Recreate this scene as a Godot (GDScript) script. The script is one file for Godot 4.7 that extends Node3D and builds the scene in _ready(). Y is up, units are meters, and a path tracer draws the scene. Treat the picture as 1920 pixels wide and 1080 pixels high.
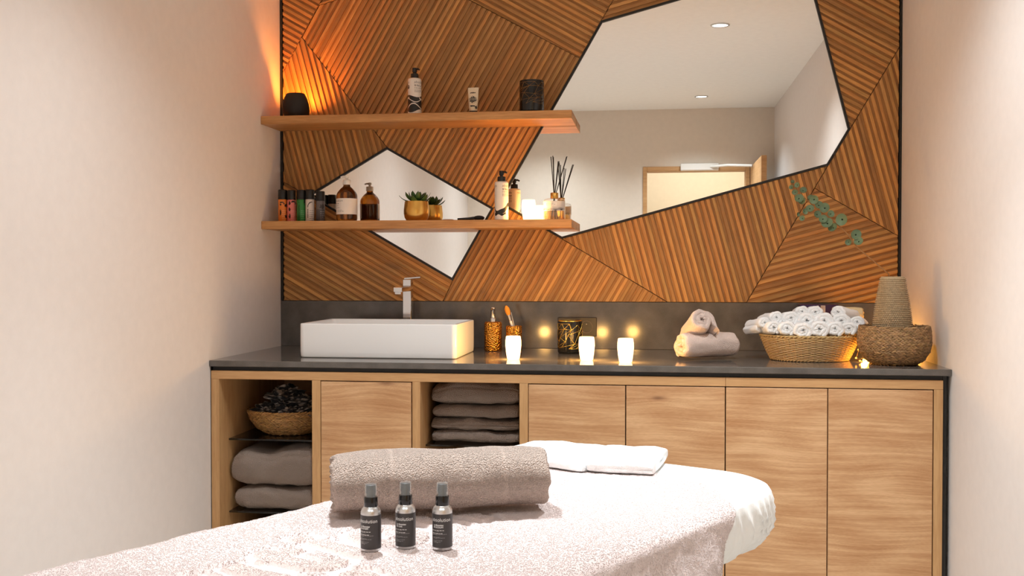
extends Node3D
# A treatment room: slatted feature wall with two angular mirrors, vanity counter, massage table.
# z = 0 is the front of the wall slats, +z runs towards the camera, x to the right, y up.

const XL := -1.4375      # inner face of the left wall
const XR := 0.8668       # inner face of the right wall
const ZB := 4.07         # inner face of the entrance wall
const CEIL := 2.45
const CT := 0.9545       # counter top
const S1 := 1.8113       # top of the upper shelf
const S2 := 1.4268       # top of the lower shelf
const TT := 0.760        # top of the towel on the massage table

var M := {}
var taken := {}
var nz := FastNoiseLite.new()
var rng := RandomNumberGenerator.new()

# ---------------------------------------------------------------- mesh builder
class MB:
	var v := PackedVector3Array()
	var n := PackedVector3Array()
	var uv := PackedVector2Array()
	var c := PackedColorArray()
	var ix := PackedInt32Array()
	var colored := false
	var x := Transform3D.IDENTITY

	func vert(p: Vector3, nn: Vector3, u := Vector2.ZERO, cc := Color.WHITE) -> int:
		v.append(x * p)
		n.append((x.basis * nn).normalized())
		uv.append(u)
		c.append(cc)
		return v.size() - 1

	func tri(a: int, b: int, d: int) -> void:
		var g := (v[b] - v[a]).cross(v[d] - v[a])
		ix.append(a)
		if g.dot(n[a] + n[b] + n[d]) > 0.0:
			ix.append(d)
			ix.append(b)
		else:
			ix.append(b)
			ix.append(d)

	func quad(a: int, b: int, d: int, e: int) -> void:
		tri(a, b, d)
		tri(a, d, e)

	func face(pts: Array, nn: Vector3, us: Array = [], cc := Color.WHITE) -> void:
		var first := v.size()
		for k in pts.size():
			vert(pts[k], nn, us[k] if k < us.size() else Vector2.ZERO, cc)
		for k in range(1, pts.size() - 1):
			tri(first, first + k, first + k + 1)

	func flat(pts: Array, outward: Vector3, us: Array = [], cc := Color.WHITE) -> void:
		var nn: Vector3 = (pts[1] - pts[0]).cross(pts[2] - pts[0])
		if nn.length() < 1e-12:
			return
		nn = nn.normalized()
		if nn.dot(outward) < 0.0:
			nn = -nn
		face(pts, nn, us, cc)

	# box from lo to hi with chamfered edges; uv in metres (u along the longest way of each face)
	func box(lo: Vector3, hi: Vector3, b := 0.002) -> void:
		var mid := (lo + hi) / 2.0
		var h := (hi - lo) / 2.0
		b = min(b, min(h.x, min(h.y, h.z)) * 0.49)
		for ax in 3:
			var i := (ax + 1) % 3
			var j := (ax + 2) % 3
			for s in [-1.0, 1.0]:
				var pts := []
				var us := []
				for q in [[-1, -1], [1, -1], [1, 1], [-1, 1]]:
					var p := Vector3.ZERO
					p[ax] = s * h[ax]
					p[i] = q[0] * (h[i] - b)
					p[j] = q[1] * (h[j] - b)
					pts.append(mid + p)
					var w := mid + p
					us.append(Vector2(w.x, -w.y) if ax == 2 else (Vector2(w.x, w.z) if ax == 1 else Vector2(w.z, -w.y)))
				var nn := Vector3.ZERO
				nn[ax] = s
				face(pts, nn, us)
		for ax in 3:
			var i := (ax + 1) % 3
			var j := (ax + 2) % 3
			for si in [-1.0, 1.0]:
				for sj in [-1.0, 1.0]:
					var pts := []
					for q in [[-1, 0], [1, 0], [1, 1], [-1, 1]]:
						var p := Vector3.ZERO
						p[ax] = q[0] * (h[ax] - b)
						p[i] = si * (h[i] - (b if q[1] == 1 else 0.0))
						p[j] = sj * (h[j] - (0.0 if q[1] == 1 else b))
						pts.append(mid + p)
					var nn := Vector3.ZERO
					nn[i] = si
					nn[j] = sj
					var us := []
					for p in pts:
						us.append(Vector2(p.x + p.z * 0.3, -p.y))
					face(pts, nn.normalized(), us)
		for sx in [-1.0, 1.0]:
			for sy in [-1.0, 1.0]:
				for sz in [-1.0, 1.0]:
					var s := Vector3(sx, sy, sz)
					face([mid + s * (h - Vector3(0, b, b)), mid + s * (h - Vector3(b, 0, b)), mid + s * (h - Vector3(b, b, 0))], s.normalized())

	# surface of revolution round y; profile: Vector2(radius, height); sharp corners where sharp is true
	func lathe(profile: Array, segs := 32, a0 := 0.0, a1 := TAU, squash := Vector2.ONE, sharp := 0.6) -> void:
		var closed := absf(a1 - a0 - TAU) < 1e-4
		var total := 0.0
		for k in range(1, profile.size()):
			total += profile[k].distance_to(profile[k - 1])
		var run := 0.0
		var dirs := []
		for k in range(1, profile.size()):
			var d: Vector2 = profile[k] - profile[k - 1]
			dirs.append(Vector2(d.y, -d.x).normalized())
		for k in range(1, profile.size()):
			var p: Vector2 = profile[k - 1]
			var q: Vector2 = profile[k]
			var len_: float = p.distance_to(q)
			if len_ < 1e-7:
				continue
			var fn: Vector2 = dirs[k - 1]
			var np := fn
			var nq := fn
			if k >= 2 and fn.dot(dirs[k - 2]) > sharp:
				np = (fn + dirs[k - 2]).normalized()
			if k < dirs.size() and fn.dot(dirs[k]) > sharp:
				nq = (fn + dirs[k]).normalized()
			var row := []
			for s in segs + 1:
				var t := float(s) / segs
				var a := lerpf(a0, a1, t)
				var d := Vector2(sin(a) * squash.x, cos(a) * squash.y)
				var dn := Vector2(sin(a) / squash.x, cos(a) / squash.y).normalized()
				row.append([vert(Vector3(d.x * p.x, p.y, d.y * p.x), Vector3(dn.x * np.x, np.y, dn.y * np.x), Vector2(t, 1.0 - run / total)),
					vert(Vector3(d.x * q.x, q.y, d.y * q.x), Vector3(dn.x * nq.x, nq.y, dn.y * nq.x), Vector2(t, 1.0 - (run + len_) / total))])
			for s in segs:
				quad(row[s][0], row[s + 1][0], row[s + 1][1], row[s][1])
			run += len_

	func tube(pts: Array, r: Variant, segs := 8, caps := true, cc := Color.WHITE) -> void:
		var side := Vector3.UP
		var rows := []
		var count := pts.size()
		for k in count:
			var t: Vector3 = (pts[min(k + 1, count - 1)] - pts[max(k - 1, 0)]).normalized()
			if absf(t.dot(side)) > 0.95:
				side = Vector3.RIGHT if absf(t.x) < 0.9 else Vector3.BACK
			var b := t.cross(side).normalized()
			side = b.cross(t).normalized()
			var rad: float = r[k] if r is Array else r
			var row := []
			for s in segs + 1:
				var a := TAU * s / segs
				var d := side * cos(a) + b * sin(a)
				row.append(vert(pts[k] + d * rad, d, Vector2(float(s) / segs, float(k) / count), cc))
			rows.append(row)
		for k in count - 1:
			for s in segs:
				quad(rows[k][s], rows[k][s + 1], rows[k + 1][s + 1], rows[k + 1][s])
		if caps:
			for e in [0, count - 1]:
				var t: Vector3 = (pts[1] - pts[0]).normalized() * -1.0 if e == 0 else (pts[count - 1] - pts[count - 2]).normalized()
				var ring := []
				for s in segs:
					ring.append(v[rows[e][s]] if x == Transform3D.IDENTITY else x.affine_inverse() * v[rows[e][s]])
				face(ring, t, [], cc)

	# surface from f(u, v); normals from neighbours; out = +1 or -1 picks the side
	func grid(nu: int, nv: int, f: Callable, wrap_u := false, wrap_v := false, out := 1.0, col: Variant = null) -> void:
		var p := []
		for i in nu + 1:
			var row := PackedVector3Array()
			for j in nv + 1:
				var q: Vector3 = f.call(float(i) / nu, float(j) / nv)
				row.append(q)
			p.append(row)
		var first := v.size()
		for i in nu + 1:
			for j in nv + 1:
				var i0 := i - 1
				var i1 := i + 1
				var j0 := j - 1
				var j1 := j + 1
				if wrap_u:
					i0 = (i - 1 + nu) % nu
					i1 = (i + 1) % nu
				if wrap_v:
					j0 = (j - 1 + nv) % nv
					j1 = (j + 1) % nv
				i0 = max(i0, 0)
				i1 = min(i1, nu)
				j0 = max(j0, 0)
				j1 = min(j1, nv)
				var nn: Vector3 = (p[i1][j] - p[i0][j]).cross(p[i][j1] - p[i][j0]) * out
				if nn.length() < 1e-14:
					nn = Vector3.UP
				var cc := Color.WHITE
				if col != null:
					cc = col.call(float(i) / nu, float(j) / nv)
				vert(p[i][j], nn.normalized(), Vector2(float(i) / nu, float(j) / nv), cc)
		for i in nu:
			for j in nv:
				var a := first + i * (nv + 1) + j
				quad(a, a + nv + 1, a + nv + 2, a + 1)

	# flat polygon in x,y pulled from z0 to z1, front edge chamfered by b; uv along the direction given
	func prism(poly: PackedVector2Array, z0: float, z1: float, b := 0.0, along := Vector2.RIGHT, shift := Vector2.ZERO) -> void:
		var m := poly.size()
		var mid := Vector2.ZERO
		for p in poly:
			mid += p / m
		var inner := poly
		if b > 0.0:
			var got := Geometry2D.offset_polygon(poly, -b)
			if got.size() == 1 and got[0].size() == m:
				inner = got[0]
				# pair up the nearest corners
				var best := 0
				for k in m:
					if inner[k].distance_to(poly[0]) < inner[best].distance_to(poly[0]):
						best = k
				var turned := PackedVector2Array()
				for k in m:
					turned.append(inner[(best + k) % m])
				if turned[1].distance_to(poly[1]) > poly[1].distance_to(poly[0]) * 0.6 + 2.0 * b:
					turned = poly
				inner = turned
		var across := Vector2(-along.y, along.x)
		var w := func(p: Vector2) -> Vector2: return Vector2(p.dot(along), p.dot(across)) + shift
		var fp := []
		var fu := []
		for p in inner:
			fp.append(Vector3(p.x, p.y, z1))
			fu.append(w.call(p))
		face(fp, Vector3.BACK, fu)
		var zb := z1 - (b if inner != poly else 0.0)
		for k in m:
			var p := poly[k]
			var q := poly[(k + 1) % m]
			var o := Vector2(q.y - p.y, p.x - q.x)
			if o.dot((p + q) / 2.0 - mid) < 0.0:
				o = -o
			var on := Vector3(o.x, o.y, 0).normalized()
			face([Vector3(p.x, p.y, z0), Vector3(q.x, q.y, z0), Vector3(q.x, q.y, zb), Vector3(p.x, p.y, zb)], on, [w.call(p), w.call(q), w.call(q) + Vector2(0, 0.01), w.call(p) + Vector2(0, 0.01)])
			if inner != poly:
				var pi := inner[k]
				var qi := inner[(k + 1) % m]
				face([Vector3(p.x, p.y, zb), Vector3(q.x, q.y, zb), Vector3(qi.x, qi.y, z1), Vector3(pi.x, pi.y, z1)], (on + Vector3.BACK).normalized(), [w.call(p), w.call(q), w.call(qi), w.call(pi)])

	func mesh() -> ArrayMesh:
		var a := []
		a.resize(Mesh.ARRAY_MAX)
		a[Mesh.ARRAY_VERTEX] = v
		a[Mesh.ARRAY_NORMAL] = n
		a[Mesh.ARRAY_TEX_UV] = uv
		if colored:
			a[Mesh.ARRAY_COLOR] = c
		a[Mesh.ARRAY_INDEX] = ix
		var m := ArrayMesh.new()
		m.add_surface_from_arrays(Mesh.PRIMITIVE_TRIANGLES, a)
		return m

# ---------------------------------------------------------------- nodes
func numbered(called: String) -> String:
	var k: int = taken.get(called, 0)
	taken[called] = k + 1
	return called if k == 0 else "%s_%03d" % [called, k]

func put(called: String, mesh: Mesh, material: Material, parent: Node3D) -> MeshInstance3D:
	var o := MeshInstance3D.new()
	o.mesh = mesh
	o.material_override = material
	o.cast_shadow = GeometryInstance3D.SHADOW_CASTING_SETTING_ON
	o.name = numbered(called) if parent == self else called
	parent.add_child(o, true)
	return o

func obj(called: String, b: MB, material: Material, parent: Node3D) -> MeshInstance3D:
	return put(called, b.mesh(), material, parent)

func tag(o: Node3D, label: String, category: String, group := "") -> Node3D:
	o.set_meta("label", label)
	o.set_meta("category", category)
	if group != "":
		o.set_meta("group", group)
	return o

func thing(called: String, label: String, category: String, at := Vector3.ZERO, turn := 0.0, group := "") -> Node3D:
	var o := Node3D.new()
	o.name = numbered(called)
	add_child(o, true)
	o.position = at
	o.rotation.y = turn
	return tag(o, label, category, group)

func setting(o: Node3D, label := "", category := "") -> Node3D:
	o.set_meta("kind", "structure")
	if label != "":
		o.set_meta("label", label)
		o.set_meta("category", category)
	return o

func copy_of(o: Node3D, label: String, at: Vector3, turn := Vector3.ZERO) -> Node3D:
	var r: Node3D = o.duplicate()
	r.name = numbered(String(o.name).rstrip("0123456789").trim_suffix("_"))
	add_child(r, true)
	r.position = at
	r.rotation = turn
	r.set_meta("label", label)
	return r

# ---------------------------------------------------------------- materials
func mat(color: Color, rough := 0.6, metal := 0.0) -> StandardMaterial3D:
	var m := StandardMaterial3D.new()
	m.albedo_color = color
	m.roughness = rough
	m.metallic = metal
	return m

func rgb(r: float, g: float, b: float) -> Color:
	return Color(r / 255.0, g / 255.0, b / 255.0)

func tex(img: Image) -> ImageTexture:
	return ImageTexture.create_from_image(img)

func noise_image(w: int, h: int, freq: float, octaves: int, seed_: int, kind := FastNoiseLite.TYPE_SIMPLEX_SMOOTH) -> Image:
	var f := FastNoiseLite.new()
	f.noise_type = kind
	f.frequency = freq
	f.fractal_octaves = octaves
	f.seed = seed_
	return f.get_seamless_image(w, h)

# wood: grain runs along u. light and dark are the two tones, knots the number of knots
func wood_image(w: int, h: int, light: Color, dark: Color, seed_: int, fine := 1.0, knots := 0) -> Image:
	var a := noise_image(max(w / 32, 16), h, 0.02 * fine, 4, seed_)
	a.resize(w, h, Image.INTERPOLATE_CUBIC)
	var b := noise_image(max(w / 10, 16), h, 0.11 * fine, 3, seed_ + 7)
	b.resize(w, h, Image.INTERPOLATE_CUBIC)
	var d := noise_image(w / 4, h / 4, 0.018, 3, seed_ + 13)
	d.resize(w, h, Image.INTERPOLATE_CUBIC)
	var r := RandomNumberGenerator.new()
	r.seed = seed_
	var spots := []
	for k in knots:
		spots.append([r.randf() * w, r.randf() * h, r.randf_range(0.6, 1.3)])
	var out := Image.create(w, h, false, Image.FORMAT_RGB8)
	for y in h:
		for x in w:
			var yy := y
			var kn := 0.0
			for s in spots:
				var dx: float = (x - s[0]) / (w * 0.055 * s[2])
				var dy: float = (y - s[1]) / (h * 0.035 * s[2])
				var q := dx * dx + dy * dy
				if q < 9.0:
					var e := exp(-q)
					yy += int(14.0 * e * signf(dy))
					kn = max(kn, exp(-q * 5.0) * 0.75)
			yy = clampi(yy, 0, h - 1)
			var t := a.get_pixel(x, yy).r * 0.45 + b.get_pixel(x, yy).r * 0.35 + d.get_pixel(x, y).r * 0.2
			t = clampf((t - 0.32) * 2.4 + kn, 0.0, 1.0)
			out.set_pixel(x, y, light.lerp(dark, t))
	return out

func wood(img: Image, scale_: float, rough := 0.55, tint := Color.WHITE) -> StandardMaterial3D:
	var m := mat(tint, rough)
	m.albedo_texture = tex(img)
	m.uv1_scale = Vector3(scale_, scale_, scale_)
	return m

func terry(color: Color, bump: Texture2D, relief := 0.12, tiles := 9.0) -> StandardMaterial3D:
	var m := mat(color, 0.95)
	m.metallic_specular = 0.1
	m.rim_enabled = true
	m.rim = 0.35
	m.rim_tint = 0.6
	m.uv1_triplanar = true
	m.uv1_scale = Vector3.ONE * tiles
	m.heightmap_enabled = true
	m.heightmap_texture = bump
	m.heightmap_scale = relief
	m.vertex_color_use_as_albedo = true
	return m

func glow(color: Color, power: float) -> StandardMaterial3D:
	var m := mat(color, 0.4)
	m.emission_enabled = true
	m.emission = color
	m.emission_energy_multiplier = power
	return m

# ---------------------------------------------------------------- lettering into images
func letters(img: Image, text: String, x0: float, base: float, em: float, color: Color, bold := false, squeeze := 1.0) -> float:
	var font := SystemFont.new()
	font.font_names = PackedStringArray(["Droid Sans"])
	font.font_weight = 700 if bold else 400
	var t := TextMesh.new()
	t.font = font
	t.font_size = 64
	t.pixel_size = 1.0 / 64.0
	t.depth = 0.0
	t.curve_step = 2.0
	t.horizontal_alignment = HORIZONTAL_ALIGNMENT_LEFT
	t.vertical_alignment = VERTICAL_ALIGNMENT_BOTTOM
	t.text = text
	var arr := t.get_mesh_arrays()
	var vs: PackedVector3Array = arr[Mesh.ARRAY_VERTEX]
	var ids: PackedInt32Array = arr[Mesh.ARRAY_INDEX] if arr[Mesh.ARRAY_INDEX] != null else PackedInt32Array(range(vs.size()))
	var drop := 0.236
	var far := 0.0
	for k in range(0, ids.size(), 3):
		var p := []
		for q in 3:
			var w := vs[ids[k + q]]
			far = max(far, w.x * em * squeeze)
			p.append(Vector2(x0 + w.x * em * squeeze, base - (w.y - drop) * em))
		var lo_x := int(floor(min(p[0].x, min(p[1].x, p[2].x))))
		var hi_x := int(ceil(max(p[0].x, max(p[1].x, p[2].x))))
		var lo_y := int(floor(min(p[0].y, min(p[1].y, p[2].y))))
		var hi_y := int(ceil(max(p[0].y, max(p[1].y, p[2].y))))
		for y in range(max(lo_y, 0), min(hi_y, img.get_height() - 1) + 1):
			for x in range(max(lo_x, 0), min(hi_x, img.get_width() - 1) + 1):
				if Geometry2D.point_is_inside_triangle(Vector2(x + 0.5, y + 0.5), p[0], p[1], p[2]):
					img.set_pixel(x, y, color)
	return far

func bars(img: Image, x: int, y: int, rows: Array, h: int, gap: int, color: Color) -> void:
	# lines of print too small to read
	var r := RandomNumberGenerator.new()
	r.seed = x * 7 + y
	for row in rows:
		var at := x
		while at < x + row:
			var w := r.randi_range(h * 2, h * 5)
			img.fill_rect(Rect2i(at, y, min(w, x + row - at), h), color)
			at += w + h
		y += h + gap

# ---------------------------------------------------------------- scene
func _ready() -> void:
	rng.seed = 20240611
	nz.seed = 5
	nz.frequency = 1.0
	nz.noise_type = FastNoiseLite.TYPE_SIMPLEX_SMOOTH
	nz.fractal_type = FastNoiseLite.FRACTAL_NONE
	camera_and_light()
	materials()
	room()
	feature_wall()
	vanity()
	massage_table()
	shelf_objects()
	counter_objects()
	niche_objects()

func camera_and_light() -> void:
	var cam := Camera3D.new()
	cam.name = "camera"
	cam.position = Vector3(0.0, 1.25, 3.9)
	cam.rotation_degrees = Vector3(-1.02, 7.8, 0.0)
	cam.fov = rad_to_deg(2.0 * atan(540.0 / 1969.0))
	cam.near = 0.02
	cam.far = 60.0
	add_child(cam)
	cam.current = true
	var we := WorldEnvironment.new()
	we.name = "environment"
	var e := Environment.new()
	e.background_mode = Environment.BG_COLOR
	e.background_color = Color(0.02, 0.02, 0.02)
	e.tonemap_mode = Environment.TONE_MAPPER_LINEAR
	e.tonemap_exposure = 1.06
	e.sdfgi_enabled = true
	e.ssao_enabled = true
	e.ssil_enabled = true
	we.environment = e
	add_child(we)
	# the ceiling's four recessed downlights
	for p in [[0.31, 1.36], [0.31, 3.51], [-0.68, 1.65], [-0.78, 3.51]]:
		lamp_spot(p[0], p[1], 1.55)
	# the corridor's ceiling panel behind the open door
	var a := AreaLight3D.new()
	a.name = "corridor_panel_light"
	a.area_size = Vector2(0.9, 0.3)
	a.light_color = Color(1.0, 0.97, 0.92)
	a.light_energy = 0.6
	a.area_range = 8.0
	a.area_attenuation = 2.0
	a.shadow_enabled = true
	a.position = Vector3(0.3, CEIL - 0.03, 4.75)
	a.rotation_degrees = Vector3(-90, 0, 0)
	add_child(a)

# each fitting throws a strong inner beam and a weaker wide spill
func lamp_spot(x: float, z: float, power: float) -> void:
	for k in 2:
		var s := SpotLight3D.new()
		s.name = numbered("downlight_beam")
		s.position = Vector3(x, CEIL - 0.012, z)
		s.rotation_degrees = Vector3(-90, 0, 0)
		s.light_color = Color(0.935, 0.978, 1.0)
		s.light_energy = power * [1.0, 1.9][k]
		s.light_size = 0.035
		s.spot_range = 9.0
		s.spot_attenuation = 2.0
		s.spot_angle = [64.0, 34.0][k]
		s.spot_angle_attenuation = [0.9, 1.0][k]
		s.shadow_enabled = true
		add_child(s)

func omni(at: Vector3, color: Color, power: float, size := 0.008, parent: Node3D = self) -> void:
	var s := OmniLight3D.new()
	s.name = "flame_light"
	s.light_color = color
	s.light_energy = power
	s.light_size = size
	s.omni_range = 6.0
	s.omni_attenuation = 2.0
	s.shadow_enabled = true
	parent.add_child(s, true)
	s.position = at

func materials() -> void:
	# painted walls: warm off-white, fine roller grain and faint smears
	var speck := noise_image(512, 512, 0.05, 4, 3)
	var paint_bump := tex(noise_image(512, 512, 0.16, 3, 4))
	for k in [["wall", rgb(231, 222, 216)], ["ceiling", rgb(248, 244, 238)], ["corridor", rgb(246, 234, 212)], ["entrance", rgb(229, 217, 203)]]:
		var img := Image.create(512, 512, false, Image.FORMAT_RGB8)
		var base: Color = k[1]
		for y in 512:
			for x in 512:
				var t := speck.get_pixel(x, y).r - 0.5
				img.set_pixel(x, y, base * (1.0 + 0.02 * t))
		var m := mat(Color.WHITE, 0.72)
		m.albedo_texture = tex(img)
		m.uv1_triplanar = true
		m.uv1_world_triplanar = true
		m.uv1_scale = Vector3.ONE * 0.8
		m.metallic_specular = 0.3
		m.heightmap_enabled = true
		m.heightmap_texture = paint_bump
		m.heightmap_scale = 0.008
		M[k[0]] = m
	M.floor = wood(wood_image(512, 512, rgb(222, 216, 208), rgb(206, 198, 188), 41, 1.0), 0.7, 0.5)
	# oak of doors and frames, darker shelf oak, slat wood
	M.oak = wood(oak_image(1024, 1024, 11), 0.95, 0.5)
	M.oak_frame = wood(wood_image(512, 512, rgb(206, 160, 110), rgb(184, 136, 88), 12, 1.6), 1.6, 0.5)
	M.oak_upright = wood(wood_image(512, 512, rgb(206, 162, 112), rgb(186, 140, 92), 15, 1.6), 1.6, 0.5)
	M.shelf = wood(wood_image(1024, 256, rgb(204, 152, 96), rgb(170, 118, 68), 17, 1.2), 1.3, 0.45)
	M.shelf.uv1_scale = Vector3(0.9, 5.0, 1)
	var slat_img := wood_image(1024, 256, rgb(202, 150, 88), rgb(174, 122, 68), 23, 1.0)
	for k in 6:
		var t: Color = [Color(1, 1, 1), Color(0.93, 0.91, 0.88), Color(1.07, 1.05, 1.0), Color(0.88, 0.87, 0.86), Color(1.02, 0.98, 0.93), Color(0.96, 0.98, 0.96)][k]
		M["slat%d" % k] = wood(slat_img, 1.0, 0.5, t)
		M["slat%d" % k].uv1_scale = Vector3(1.1, 9.0, 1)
	M.board = wood(slat_img, 1.0, 0.55, Color(0.92, 0.9, 0.88))
	M.board.uv1_scale = Vector3(1.1, 9.0, 1)
	M.black = mat(rgb(22, 20, 19), 0.5)
	M.black_gloss = mat(rgb(14, 14, 15), 0.16)
	M.black_plastic = mat(rgb(22, 22, 24), 0.35)
	M.mirror = mat(Color(0.95, 0.955, 0.95), 0.0, 1.0)
	# dark grey stone composite, polished
	var st := Image.create(512, 512, false, Image.FORMAT_RGB8)
	var s1 := noise_image(512, 512, 0.012, 4, 51)
	var s2 := noise_image(512, 512, 0.35, 2, 52)
	for y in 512:
		for x in 512:
			var t := (s1.get_pixel(x, y).r - 0.5) * 0.22 + (s2.get_pixel(x, y).r - 0.5) * 0.14
			st.set_pixel(x, y, rgb(98, 92, 87) * (1.0 + t))
	M.stone = mat(Color.WHITE, 0.11)
	M.stone.albedo_texture = tex(st)
	M.stone.uv1_triplanar = true
	M.stone.uv1_world_triplanar = true
	M.stone.uv1_scale = Vector3.ONE * 1.7
	M.ceramic = mat(rgb(246, 246, 246), 0.12)
	M.chrome = mat(Color(0.86, 0.87, 0.88), 0.08, 1.0)
	M.steel = mat(Color(0.78, 0.78, 0.78), 0.25, 1.0)
	M.brushed = mat(Color(0.82, 0.82, 0.82), 0.32, 1.0)
	M.gold = mat(rgb(226, 176, 92), 0.26, 1.0)
	M.gold_line = mat(rgb(232, 196, 96), 0.22, 1.0)
	M.bronze_line = mat(rgb(150, 112, 66), 0.35, 1.0)
	var hammer := tex(noise_image(256, 256, 0.09, 1, 61, FastNoiseLite.TYPE_CELLULAR))
	M.hammered = mat(rgb(222, 160, 68), 0.22, 1.0)
	M.hammered.heightmap_enabled = true
	M.hammered.heightmap_texture = hammer
	M.hammered.heightmap_scale = 0.5
	M.hammered.uv1_triplanar = true
	M.hammered.uv1_scale = Vector3.ONE * 9.0
	M.white_plastic = mat(rgb(232, 228, 222), 0.35)
	M.cream_plastic = mat(rgb(222, 205, 178), 0.4)
	var g := mat(Color(0.9, 0.95, 0.95, 0.12), 0.03)
	g.transparency = BaseMaterial3D.TRANSPARENCY_ALPHA
	M.clear = g
	var dg := mat(Color(0.03, 0.032, 0.035, 0.55), 0.04)
	dg.transparency = BaseMaterial3D.TRANSPARENCY_ALPHA
	M.smoked = dg
	# terry: little loops, as relief
	var loops := noise_image(512, 512, 0.13, 2, 71)
	var loop_tex := tex(loops)
	M.loops = loop_tex
	M.towel_grey = terry(rgb(188, 168, 156), loop_tex, 0.9, 4.5)
	M.towel_taupe = terry(rgb(164, 147, 136), loop_tex, 0.7, 4.5)
	M.towel_pink = terry(rgb(220, 204, 200), loop_tex, 0.1, 4.5)
	M.towel_rose = terry(rgb(238, 216, 205), loop_tex, 0.5, 5.0)
	M.towel_white = terry(rgb(250, 249, 248), loop_tex, 0.2, 6.0)
	M.sheet = terry(rgb(244, 243, 240), loop_tex, 0.03, 8.0)
	M.straw = mat(Color.WHITE, 0.7)
	M.straw.vertex_color_use_as_albedo = true
	M.leaf = mat(rgb(58, 92, 40), 0.45)
	M.leaf.vertex_color_use_as_albedo = true
	M.eucalyptus = mat(rgb(106, 124, 90), 0.6)
	M.eucalyptus.backlight_enabled = true
	M.eucalyptus.backlight = rgb(70, 84, 44)
	M.eucalyptus.vertex_color_use_as_albedo = true
	M.stem = mat(rgb(150, 104, 56), 0.6)
	M.votive = glow(Color(1.0, 0.86, 0.66), 2.6)
	M.flame = glow(Color(1.0, 0.62, 0.22), 6.0)
	M.lamp_face = glow(Color(1.0, 0.97, 0.93), 5.0)

# oak veneer, grain level: wandering growth lines, short dark pores and a few knots
func oak_image(w: int, h: int, seed_: int) -> Image:
	var r := RandomNumberGenerator.new()
	r.seed = seed_
	var light := rgb(219, 176, 132)
	var dark := rgb(184, 134, 90)
	var knots := []
	for k in 8:
		knots.append([r.randf() * w, r.randf() * h, r.randf_range(14.0, 26.0)])
	var out := Image.create(w, h, false, Image.FORMAT_RGB8)
	for y in h:
		for x in w:
			var yy := y + 9.0 * nz.get_noise_2d(x * 0.003, y * 0.007)
			var spot := 0.0
			for k in knots:
				var dx: float = (x - k[0]) / (k[2] * 3.4)
				var dy: float = (y - k[1]) / k[2]
				var q := dx * dx + dy * dy
				if q < 12.0:
					yy += k[2] * 0.9 * dy * exp(-q * 0.5)
					spot = maxf(spot, exp(-q * 9.0))
			var t := 0.5 + 0.28 * nz.get_noise_2d(x * 0.0016, yy * 0.06) + 0.22 * nz.get_noise_2d(x * 0.006 + 40.0, yy * 0.19) + 0.2 * nz.get_noise_2d(x * 0.035, yy * 0.8 + 90.0)
			t += 0.3 * nz.get_noise_2d(x * 0.006 + 300.0, y * 0.011)
			var c := light.lerp(dark, clampf(t, 0.0, 1.15))
			out.set_pixel(x, y, c.lerp(rgb(120, 78, 50), spot * 0.75))
	return out

func slab(b: MB, x0: float, x1: float, y0: float, y1: float, z0: float, z1: float, bev := 0.002) -> void:
	b.box(Vector3(x0, y0, z0), Vector3(x1, y1, z1), bev)

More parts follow.
